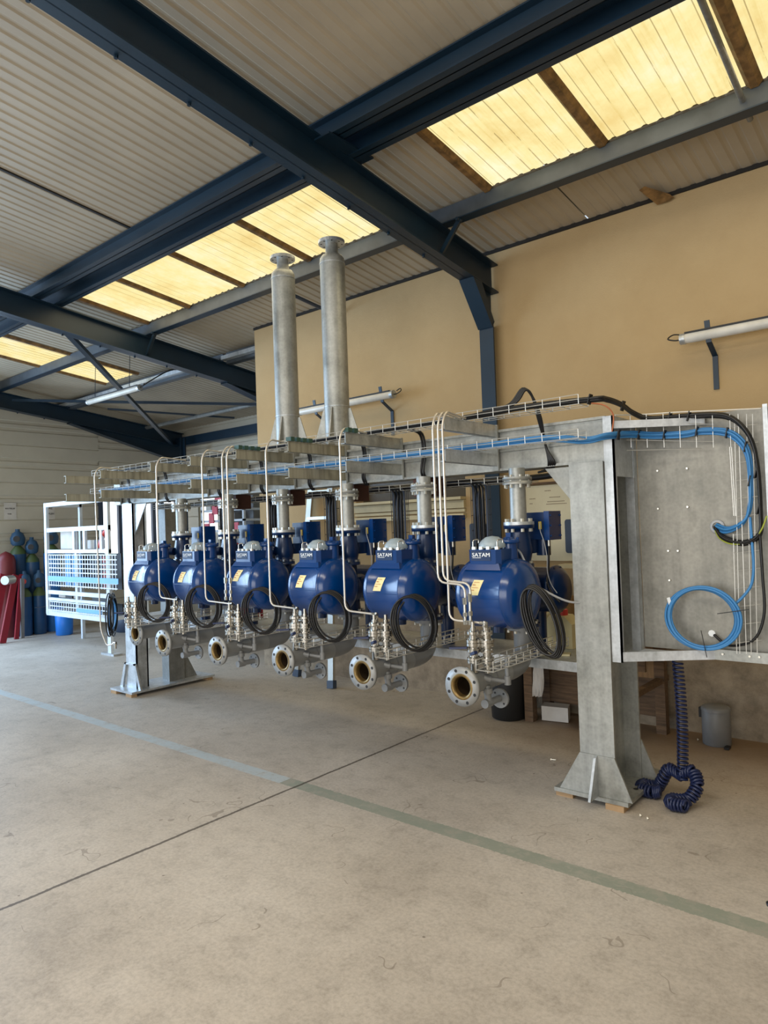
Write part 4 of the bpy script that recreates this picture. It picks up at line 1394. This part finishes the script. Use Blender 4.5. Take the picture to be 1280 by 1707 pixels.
# ------------------------------------------------------------------ jerrycan on bench end
BZ = .752
th = thing('jerrycan', (-2.0, 4.07, BZ), 'cream plastic jerrycan with red cap behind the nearest meter', 'jerrycan')
mb = MB().prism([(-2.1, 4.01, BZ), (-1.9, 4.01, BZ), (-1.9, 4.01, BZ + .15), (-1.95, 4.01, BZ + .2), (-2.05, 4.01, BZ + .2), (-2.1, 4.01, BZ + .13)], (0, .13, 0))
mb.build('body', 'jerry_cream', th)
MB().cyl((-1.99, 4.07, BZ + .195), (-1.99, 4.07, BZ + .235), .036, 18).build('cap', 'red_plastic', th)
MB().bent([(-2.09, 4.07, BZ + .14), (-2.1, 4.07, BZ + .2), (-2.04, 4.07, BZ + .215)], .01, 8, .02).build('handle', 'jerry_cream', th)

# ================================================================== BACKGROUND FURNITURE
# workbench
th = thing('workbench', (-2.2, 4.98, 0), 'low brown wooden workbench standing against the wall behind the near leg', 'workbench')
MB().box(-2.72, -1.7, 4.7, 5.2, .66, .72).build('bench_top', 'bench_wood', th)
MB().box(-2.7, -1.72, 4.72, 4.75, .5, .66).build('apron', 'bench_wood', th)
for x, y in ((-2.67, 4.86), (-1.74, 5.08), (-2.67, 5.15), (-2.2, 5.15)):
    MB().box(x - .035, x + .035, y - .035, y + .035, 0, .66).build('leg', 'bench_wood', th)
MB().box(-1.76, -1.72, 4.55, 5.19, .36, .4).box(-2.64, -1.76, 5.12, 5.15, .1, .5).build('rail', 'bench_wood', th)
MB().box(-2.15, -1.77, 5.1, 5.115, .38, .66).build('back_board', 'ply_wood', th)
mb = MB()
vs = []
for k in range(9):
    for j in range(6):
        vs.append((-2.63 + .11 * k / 8 * (1 - .08 * j), 4.84 + .025 * math.sin(k * 2.1 + j), .5 - .06 * j - (.05 if k == 5 and j == 5 else 0)))
mb.add(vs, [(k * 6 + j, k * 6 + j + 1, (k + 1) * 6 + j + 1, (k + 1) * 6 + j) for k in range(8) for j in range(5)], True)
tag(mb.build('rag', 'cloth_white'), 'pale rag hanging from the front edge of the workbench', 'rag')
tag(MB().obox((-2.52, 4.98, .06), (.1, .02, 0), (-.02, .06, 0), (0, .0, .055)).build('cardboard_box', 'cloth_white'), 'small white box on the floor under the workbench', 'box')
th = thing('bucket', (-2.86, 4.85, 0), 'black plastic drum on the floor behind the nearest inlet pipe', 'drum')
MB().lathe([(0, .12), (.01, .135), (.3, .15), (.46, .155), (.46, .145), (.1, .12), (.1, 0)], (-2.86, 4.85, 0), (0, 0, 1), 28).build('body', 'dark_plastic', th)
MB().lathe([(0, .158), (.02, .16), (.03, .156)], (-2.86, 4.85, .44), (0, 0, 1), 28, caps=False).build('rim', 'dark_plastic', th)
# items on bench
for x0, x1, y0, y1, z0, z1, mat, lab in [(-2.62, -2.42, 4.95, 5.18, .72, .95, 'cardboard', 'brown cardboard box on the workbench left of the jerrycan'),
                                         (-2.12, -1.98, 5.0, 5.18, .72, 1.12, 'cardboard', 'tall brown box standing on the workbench next to the near leg'),
                                         (-2.5, -1.95, 5.08, 5.2, 1.17, 1.2, 'frame_cream', 'thin wooden wall shelf below the white notice boards')]:
    o = MB().box(x0, x1, y0, y1, z0, z1).box(x0 + .02, x1 - .02, y0 + .02, y1 - .02, z1, z1 + .003).build('cardboard_box' if mat == 'cardboard' else 'wall_shelf', mat)
    tag(o, lab, 'box' if mat == 'cardboard' else 'shelf')
# notice boards
th = thing('notice_board', (-2.5, 5.22, 1.2), 'large pale notice sheet with faint print on the ochre wall', 'notice')
MB().box(-2.86, -2.05, 5.215, 5.229, 1.22, 1.84).build('sheet', 'board_paper', th)
MB().box(-2.88, -2.03, 5.2, 5.229, 1.85, 1.865).build('top_rail', 'bench_wood', th)
mb = MB()
for x0, x1, z in [(-2.66, -2.6, 1.79), (-2.62, -2.52, 1.735), (-2.64, -2.48, 1.70), (-2.65, -2.46, 1.68), (-2.8, -2.74, 1.73), (-2.8, -2.76, 1.69), (-2.38, -2.3, 1.67), (-2.38, -2.28, 1.65)]:
    for q in range(int((x1 - x0) / .014)):
        mb.box(x0 + q * .014, x0 + q * .014 + .009, 5.2142, 5.215, z, z + .006)
mb.build('print', 'bench_wood', th)
# dark rounded plates (blue) on the wall
for px0, px1, py0, py1, lab in [(943, 957, 865, 922, 'dark blue rounded plate on the wall beside the near leg'), (784, 800, 872, 920, 'dark rounded plate on the wall left of the nearest riser')]:
    a, b = at(px0, py1, y=5.2), at(px1 + 8, py0, y=5.2)
    mb = MB()
    w_, h_ = b.x - a.x, b.z - a.z
    poly = []
    for q in range(4):
        cxx = (a.x + .02, b.x - .02, b.x - .02, a.x + .02)[q]
        czz = (a.z + .02, a.z + .02, b.z - .02, b.z - .02)[q]
        for j in range(4):
            g = PI + q * PI / 2 + j * PI / 6
            poly.append((cxx + .02 * math.cos(g), 5.2, czz + .02 * math.sin(g)))
    mb.prism(poly, (0, .028, 0))
    o = mb.build('wall_plate', 'dark_grey_blue')
    tag(o, lab, 'plate', 'dark wall plates')
# ladder
th = thing('ladder', (-5.1, 4.95, 0), 'aluminium stepladder with blue feet leaning against the ochre wall', 'ladder')
L0, L1 = V((-5.49, 5.0, 0)), V((-4.78, 4.8, 0))
T0, T1 = V((-5.36, 5.19, 2.1)), V((-5.08, 5.19, 2.1))
B0 = V((-5.33, 4.9, 0))
for a, b in ((L0, T0), (L1, T1)):
    MB().beam(a + V((0, 0, .05)), b, .07, .03, (0, 1, 0)).build('rail', 'aluminium', th)
    MB().beam(a, a + (b - a) * .035, .085, .05, (0, 1, 0)).build('foot', 'dark_grey_blue', th)
for k_ in range(1, 8):
    u = k_ / 7.6
    MB().beam(L0.lerp(T0, u), L1.lerp(T1, u), .05, .03, (0, 0, 1)).build('rung', 'aluminium', th)
# pedal bin
th = thing('pedal_bin', (-1.37, 5.03, 0), 'small grey metal pedal bin against the wall at the right', 'bin')
MB().lathe([(0, .085), (.005, .09), (.22, .09), (.225, .088)], (-1.37, 5.04, 0), (0, 0, 1), 28).build('body', 'bin_grey', th)
MB().lathe([(0, .093), (.018, .093), (.03, .08), (.033, 0)], (-1.37, 5.04, .225), (0, 0, 1), 28).build('lid', 'bin_grey', th)
MB().box(-1.3, -1.27, 4.93, 4.99, .004, .016).build('pedal', 'dark_plastic', th)
MB().box(-1.475, -1.455, 5.02, 5.06, .17, .235).build('handle', 'dark_plastic', th)

# spiral hose hanging from the bracket
mb = MB()
pts = []
base = V((-1.26, 3.9, 0))
n_t = 30
for i in range(n_t * 8 + 1):
    u = i / (n_t * 8)
    a = i * PI / 4
    z = .79 - u * .67
    rr = .026
    cx_ = -1.255 + .012 * math.sin(u * 3)
    pts.append((cx_ + rr * math.cos(a), 3.93 + rr * math.sin(a), z))
mb.tube(pts, .0065, 6, 1)


def coil_arc(mb, ctrl, rr, turns, rad=.0065):
    # helix around a smooth path
    c = [V(p) for p in ctrl]
    pts = []
    N = turns * 8
    for i in range(N + 1):
        u = i / N * (len(c) - 1)
        k = min(int(u), len(c) - 2)
        f = u - k
        p0, p1, p2, p3 = c[max(k - 1, 0)], c[k], c[k + 1], c[min(k + 2, len(c) - 1)]
        p = 0.5 * ((2 * p1) + (p2 - p0) * f + (2 * p0 - 5 * p1 + 4 * p2 - p3) * f * f + (3 * p1 - p0 - 3 * p2 + p3) * f ** 3)
        d = (p2 - p0 + p3 - p1)
        if d.length < 1e-6:
            d = V((1, 0, 0))
        d.normalize()
        n = d.cross(V((0, .3, 1))).normalized()
        q = d.cross(n)
        a = i * PI / 4
        pts.append(p + (n * math.cos(a) + q * math.sin(a)) * rr)
    mb.tube(pts, rad, 6, 1)


coil_arc(mb, [(-1.26, 3.93, .14), (-1.2, 3.93, .17), (-1.17, 3.9, .11), (-1.2, 3.84, .05), (-1.27, 3.82, .04), (-1.26, 3.76, .04), (-1.19, 3.77, .04)], .03, 30, .008)
coil_arc(mb, [(-1.27, 3.93, .14), (-1.33, 3.95, .15), (-1.37, 3.94, .08), (-1.4, 3.95, .04), (-1.46, 3.93, .045), (-1.46, 3.87, .04), (-1.39, 3.86, .04), (-1.36, 3.88, .045)], .03, 30, .008)
tag(mb.build('spiral_hose', 'dark_blue_cable'), 'dark blue spiral air hose hanging from the bracket and heaped on the floor', 'hose')
# bits on the floor
for i, (px, py, l_) in enumerate([(918, 1266, .03), (1066, 1359, .008), (1078, 1364, .008), (1162, 1233, .008)]):
    c = at(px, py, z=.006)
    o = MB().cyl(c, c + V((l_, l_ * .4, 0)), .005, 8).cyl(c, c + V((.004, .0016, 0)), .009, 6, False).build('dropped_bolt', 'bolt_zinc')
    tag(o, ('pale bolt lying on the floor left of the near leg', 'tiny screw on the floor in front of the near leg, left one', 'tiny screw on the floor in front of the near leg, right one', 'tiny screw on the floor near the pedal bin')[i], 'bolt', 'dropped bolts')
c = at(1279, 1508, z=.0)
tag(MB().lathe([(0, .018), (.01, .02), (.012, .012), (.004, .008)], c + V((.015, 0, 0)), (0, 0, 1), 14).build('rubber_stopper', 'dark_plastic'), 'small dark rubber piece on the floor at the right edge', 'stopper')

# ------------------------------------------------------------------ white electrical rack at the far left
th = thing('equipment_rack', (-9.5, 4.6, 0), 'white steel equipment rack with cable ducts standing beyond the far leg', 'rack')
RY = 4.6
xl, xr, zb, zt = -10.42, -8.58, .44, 2.06


BAR = 0


def bar(x0, x1, z0, z1, y=RY, d=.04, name='frame_bar', mat='white_paint'):
    global BAR
    BAR += 1
    return MB().box(x0, x1, y + .0011 * BAR, y + d + .0007 * BAR, z0, z1).build(name, mat, th)


bar(xl, xl + .07, zb, zt); bar(xr - .08, xr, 0.0, zt)
bar(xl, xr, zt - .06, zt); bar(xl, xr, zb - .02, zb + .07)
for z, h in ((1.66, .06), (1.35, .05), (.76, .055), (.66, .04)):
    bar(xl + .02, xr, z - h / 2, z + h / 2)
for x, z0, z1 in ((-9.55, 1.37, 1.64), (-9.25, 1.37, 1.64), (-9.5, .78, 1.33), (-9.5, .5, .74), (-8.8, 1.37, 1.64)):
    bar(x - .03, x + .03, z0, z1)
mb = MB()
for (z0, z1) in ((.86, 1.3), (.5, .63)):
    z = z0
    while z < z1:
        mb.box(xl + .16, -8.62 + (.28 if z0 > .8 else 0), RY - .02, RY - .014, z, z + .014)
        z += .062
    x = xl + .16
    while x < -8.62 + (.28 if z0 > .8 else 0):
        mb.box(x, x + .012, RY - .018, RY - .012, z0 - .01, z1)
        x += .072
mb.build('wire_grid', 'white_paint', th)
mb = MB().box(xl + .16, -8.3, RY - .03, RY - .02, .93, 1.0).box(-9.42, -8.75, RY - .03, RY - .02, .52, .57)
mb.box(xl + .38, xl + .55, RY + .12, RY + .14, .85, 1.31).box(xl + .62, xl + .85, RY + .12, RY + .14, .85, 1.31)
mb.build('blue_duct', 'duct_blue', th)
for q in ((xl + .3, -9.62, RY + .1, RY + .12, 1.38, 1.64), (-9.45, -9.1, RY + .1, RY + .12, 1.38, 1.5), (xl + .2, -9.6, RY + .1, RY + .12, .68, .74)):
    MB().box(*q).build('terminal_panel', 'paper', th)
mb = MB().box(-9.46, -9.32, RY + .08, RY + .1, 1.5, 1.63).box(-9.1, -8.85, RY + .08, RY + .1, 1.38, 1.5).box(xl + .45, xl + .65, RY + .08, RY + .1, .68, .74).box(-9.2, -8.66, RY + .08, RY + .1, .67, .74)
mb.box(xl + .15, -8.62, RY + .2, RY + .22, .83, 1.31).box(xl + .15, -8.62, RY + .2, RY + .22, .5, .64)
mb.build('black_device', 'dark_plastic', th)
bar(xl, xl + .05, .0, zt, RY + .5, .05); bar(xr - .05, xr, 0, zt, RY + .5, .05)
MB().box(xr - .2, xr + .12, RY - .03, RY + .09, 0, .025).build('foot_plate', 'galvanised_bright', th)
MB().box(xr - .08, xr, RY, RY + .55, zt - .06, zt - .01).box(xl, xl + .05, RY, RY + .55, zt - .06, zt - .01).box(xl, xl + .05, RY, RY + .55, zb, zb + .05).box(xr - .06, xr, RY, RY + .55, zb, zb + .05).build('depth_bar', 'white_paint', th)
mb = MB()
for k_ in range(9):
    mb.lathe([(0, .05), (.03, .05)], (-8.93, RY + .16, .84 + .05 * k_), (0, 0, 1), 12)
tag(mb.build('corrugated_hose', 'red_plastic'), 'red ribbed hose standing inside the white rack', 'hose')
tag(MB().tube([(-8.9, RY + .05, 1.4), (-8.8, RY + .05, 1.55), (-8.7, RY + .05, 1.62), (-8.64, RY + .05, 1.62)], .03, 8).build('orange_strap', 'red_plastic'), 'orange red strap in the upper right of the white rack', 'strap')
# blue bin, grey tyre like shapes behind
th = thing('waste_bin', (-11.2, 5.12, 0), 'bright blue plastic bin on the floor under the white rack', 'bin')
MB().lathe([(0, .11), (.01, .125), (.42, .14), (.42, .13), (.05, .115), (.05, 0)], (-11.1, 5.18, 0), (0, 0, 1), 24).build('body', 'bright_blue_plastic', th)
MB().lathe([(0, .148), (.02, .148)], (-11.1, 5.18, .41), (0, 0, 1), 24, caps=False).build('rim', 'bright_blue_plastic', th)
for x, lab in ((-10.5, 'left one of two dark drums on the floor behind the white rack'), (-9.9, 'right one of two dark drums on the floor behind the white rack')):
    o = MB().lathe([(0, .26), (.02, .28), (.24, .28), (.26, .26), (.26, 0)], (x, 6.0, 0), (0, 0, 1), 24).build('drum', 'dark_grey_blue')
    tag(o, lab, 'drum', 'dark drums')


# ------------------------------------------------------------------ gas cylinders
def gas(x, y, h, r, body, shoulder, lab, face='dark_plastic'):
    th = thing('gas_cylinder', (x, y, 0), lab, 'gas cylinder', 'gas cylinders by the ribbed wall')
    MB().lathe([(0, r * .9), (.02, r), (h - .12, r)], (x, y, 0), (0, 0, 1), 24).build('body', body, th)
    MB().lathe([(0, r), (.05, r * .92), (.1, r * .6), (.14, r * .35), (.17, r * .3)], (x, y, h - .12), (0, 0, 1), 24).build('shoulder', shoulder, th)
    vcp = MB().lathe([(0, r * .62), (.03, r * .85), (.12, r * .95), (.2, r * .7), (.23, r * .3), (.27, r * .28)], (x, y, h + .02), (0, 0, 1), 20).build('valve_cap', 'cap_blue', th)
    MB().cyl((x + r * .75, y - r * .45, h + .13), (x + r * .88, y - r * .52, h + .13), r * .42, 14).build('gauge', face, vcp)
    return th


gas(-11.62, 4.80, .74, .105, 'cylinder_blue', 'cylinder_green', 'short blue gas cylinder in the front row, left, with pale label marks', 'red_plastic')
gas(-11.62, 5.03, .74, .1, 'cylinder_blue', 'cylinder_green', 'short blue gas cylinder in the front row next to the tall one')
gas(-11.93, 4.84, 1.42, .12, 'cylinder_blue', 'cylinder_green', 'tall green-shouldered gas cylinder at the back left of the group')
gas(-11.86, 5.03, 1.28, .11, 'cylinder_blue', 'cylinder_green', 'middle tall blue gas cylinder in the back row')
gas(-11.75, 5.3, 1.42, .125, 'cylinder_light_blue', 'cylinder_green', 'light blue tall gas cylinder beside the white rack')
th = thing('gas_cylinder', (-11.85, 4.5, 0), 'dark red gas cylinder behind the trolley, left of the blue cylinders', 'gas cylinder', 'gas cylinders by the ribbed wall')
MB().lathe([(0, .13), (.02, .14), (1.2, .14), (1.28, .12), (1.33, .06), (1.36, 0)], (-11.75, 4.58, 0), (0, 0, 1), 24).build('body', 'deep_red_paint', th)
th = thing('hand_trolley', (-11.3, 4.5, 0), 'red steel hand trolley at the left picture edge', 'trolley')
mb = MB().beam((-11.35, 4.55, .0), (-11.6, 4.75, .98), .06, .04, (1, 0, 0)).beam((-11.1, 4.25, .0), (-11.5, 4.62, .98), .09, .04, (1, 0, 0)).beam((-11.0, 4.05, .0), (-11.5, 4.45, 1.0), .12, .03, (1, 0, 0))
mb.build('frame', 'red_paint', th)
MB().cyl((-11.35, 4.4, .92), (-11.45, 4.55, .92), .07, 14).build('wheel_hub', 'bolt_zinc', th)
tag(MB().beam((-11.4, 4.66, 0), (-11.5, 4.72, .92), .05, .04, (1, 0, 0)).build('support_post', 'bin_grey'), 'pale grey post between the red trolley and the blue cylinders', 'post')
tag(MB().tube([(-11.4, 4.86, .45), (-11.47, 5.0, .44), (-11.5, 5.1, .45), (-11.6, 5.35, .47)], .004, 6).build('retaining_chain', 'galvanised_dark'), 'thin chain around the short blue gas cylinders', 'chain')
# paper signs on the siding
for i, (px0, px1, lines, lab) in enumerate([(8, 28, ('BOUTEILLES', 'VIDES'), 'white paper sign on the ribbed wall above the gas cylinders'), (78, 92, ('GAZ', 'PLEIN'), 'white paper sign on the ribbed wall seen through the white rack')]):
    a, b = at(px0, 866, x=WX + .03), at(px1, 838, x=WX + .03)
    y0, y1 = min(a.y, b.y), max(a.y, b.y)
    z0, z1 = min(a.z, b.z), max(a.z, b.z)
    th = thing('paper_sign', (WX + .02, (y0 + y1) / 2, z0), lab, 'sign', 'paper signs')
    MB().box(WX + .002, WX + .008, y0, y1, z0, z1).build('sheet', 'paper', th)
    n_ = len(lines[0])
    s_ = min((y1 - y0) * 1.45 / max(n_, 5), .06)
    tm = text_mb(lines[0], s_, (WX + .0085, y0 + .02, z0 + (z1 - z0) * .62), (0, 1, 0), (0, 0, 1), .001)
    t2 = text_mb(lines[1], s_ * .9, (WX + .0085, y0 + (y1 - y0) * .26, z0 + (z1 - z0) * .3), (0, 1, 0), (0, 0, 1), .001)
    tm.add(t2.v, t2.f)
    tm.build('print', 'ink', th)

# ------------------------------------------------------------------ far shelving seen between the risers
th = thing('storage_shelf', (-9.6, 7.3, 0), 'white storage shelf with rose panels seen far behind between the risers', 'shelf')
mb = MB()
for x in (-10.35, -9.75, -9.2):
    mb.box(x - .02, x + .02, 7.3, 7.34, 0, 2.35).box(x - .02, x + .02, 7.7, 7.74, 0, 2.35)
for z in (1.55, 1.72, 1.9, 2.08, 1.2, .8, .4):
    mb.box(-10.37, -9.18, 7.3, 7.74, z, z + .035)
mb.build('shelf_frame', 'white_paint', th)
for k_, (x0, x1, z0, z1) in enumerate([(-10.25, -10.1, 1.6, 1.7), (-10.1, -9.97, 1.7, 1.88), (-10.0, -9.86, 1.85, 2.05), (-9.92, -9.75, 1.98, 2.2), (-9.5, -9.3, 1.55, 1.7)]):
    MB().box(x0, x1, 7.27, 7.29, z0, z1).build('rose_panel', 'rose_panel', th)
MB().box(-10.2, -9.3, 7.6, 7.62, 1.2, 2.3).build('back_sheet', 'bin_grey', th)
for x0, z, w_, m_, lab in [(-10.3, 1.935, .14, 'paper', 'pale box on the top shelf of the far storage shelf'), (-9.7, 1.755, .2, 'bin_grey', 'grey box on the far storage shelf'), (-9.7, 1.235, .25, 'red_plastic', 'red box on the lower part of the far storage shelf')]:
    tag(MB().box(x0, x0 + w_, 7.36, 7.56, z, z + .11).box(x0 + .01, x0 + w_ - .01, 7.37, 7.55, z + .11, z + .115).build('storage_box', m_), lab, 'box', 'boxes on the far shelf')
th = thing('red_machine', (-8.7, 6.9, 0), 'dark red machine cabinet far behind the second and third meters', 'machine')
MB().box(-9.0, -8.3, 6.8, 7.2, 0, .85).build('cabinet', 'red_paint', th)
MB().box(-8.95, -8.35, 6.79, 6.8, .4, .75).build('front_panel', 'dark_plastic', th)
for x, y, lab in ((-11.0, 7.4, 'dark blue steel post near the bright far window'), (-8.9, 7.6, 'dark blue steel post beside the far storage shelf')):
    tag(MB().box(x - .06, x + .06, y - .005, y + .005, 0, 3.3).box(x - .005, x + .005, y - .06, y + .06, 0, 3.3).build('steel_post', 'structural_blue'), lab, 'column', 'far steel posts')
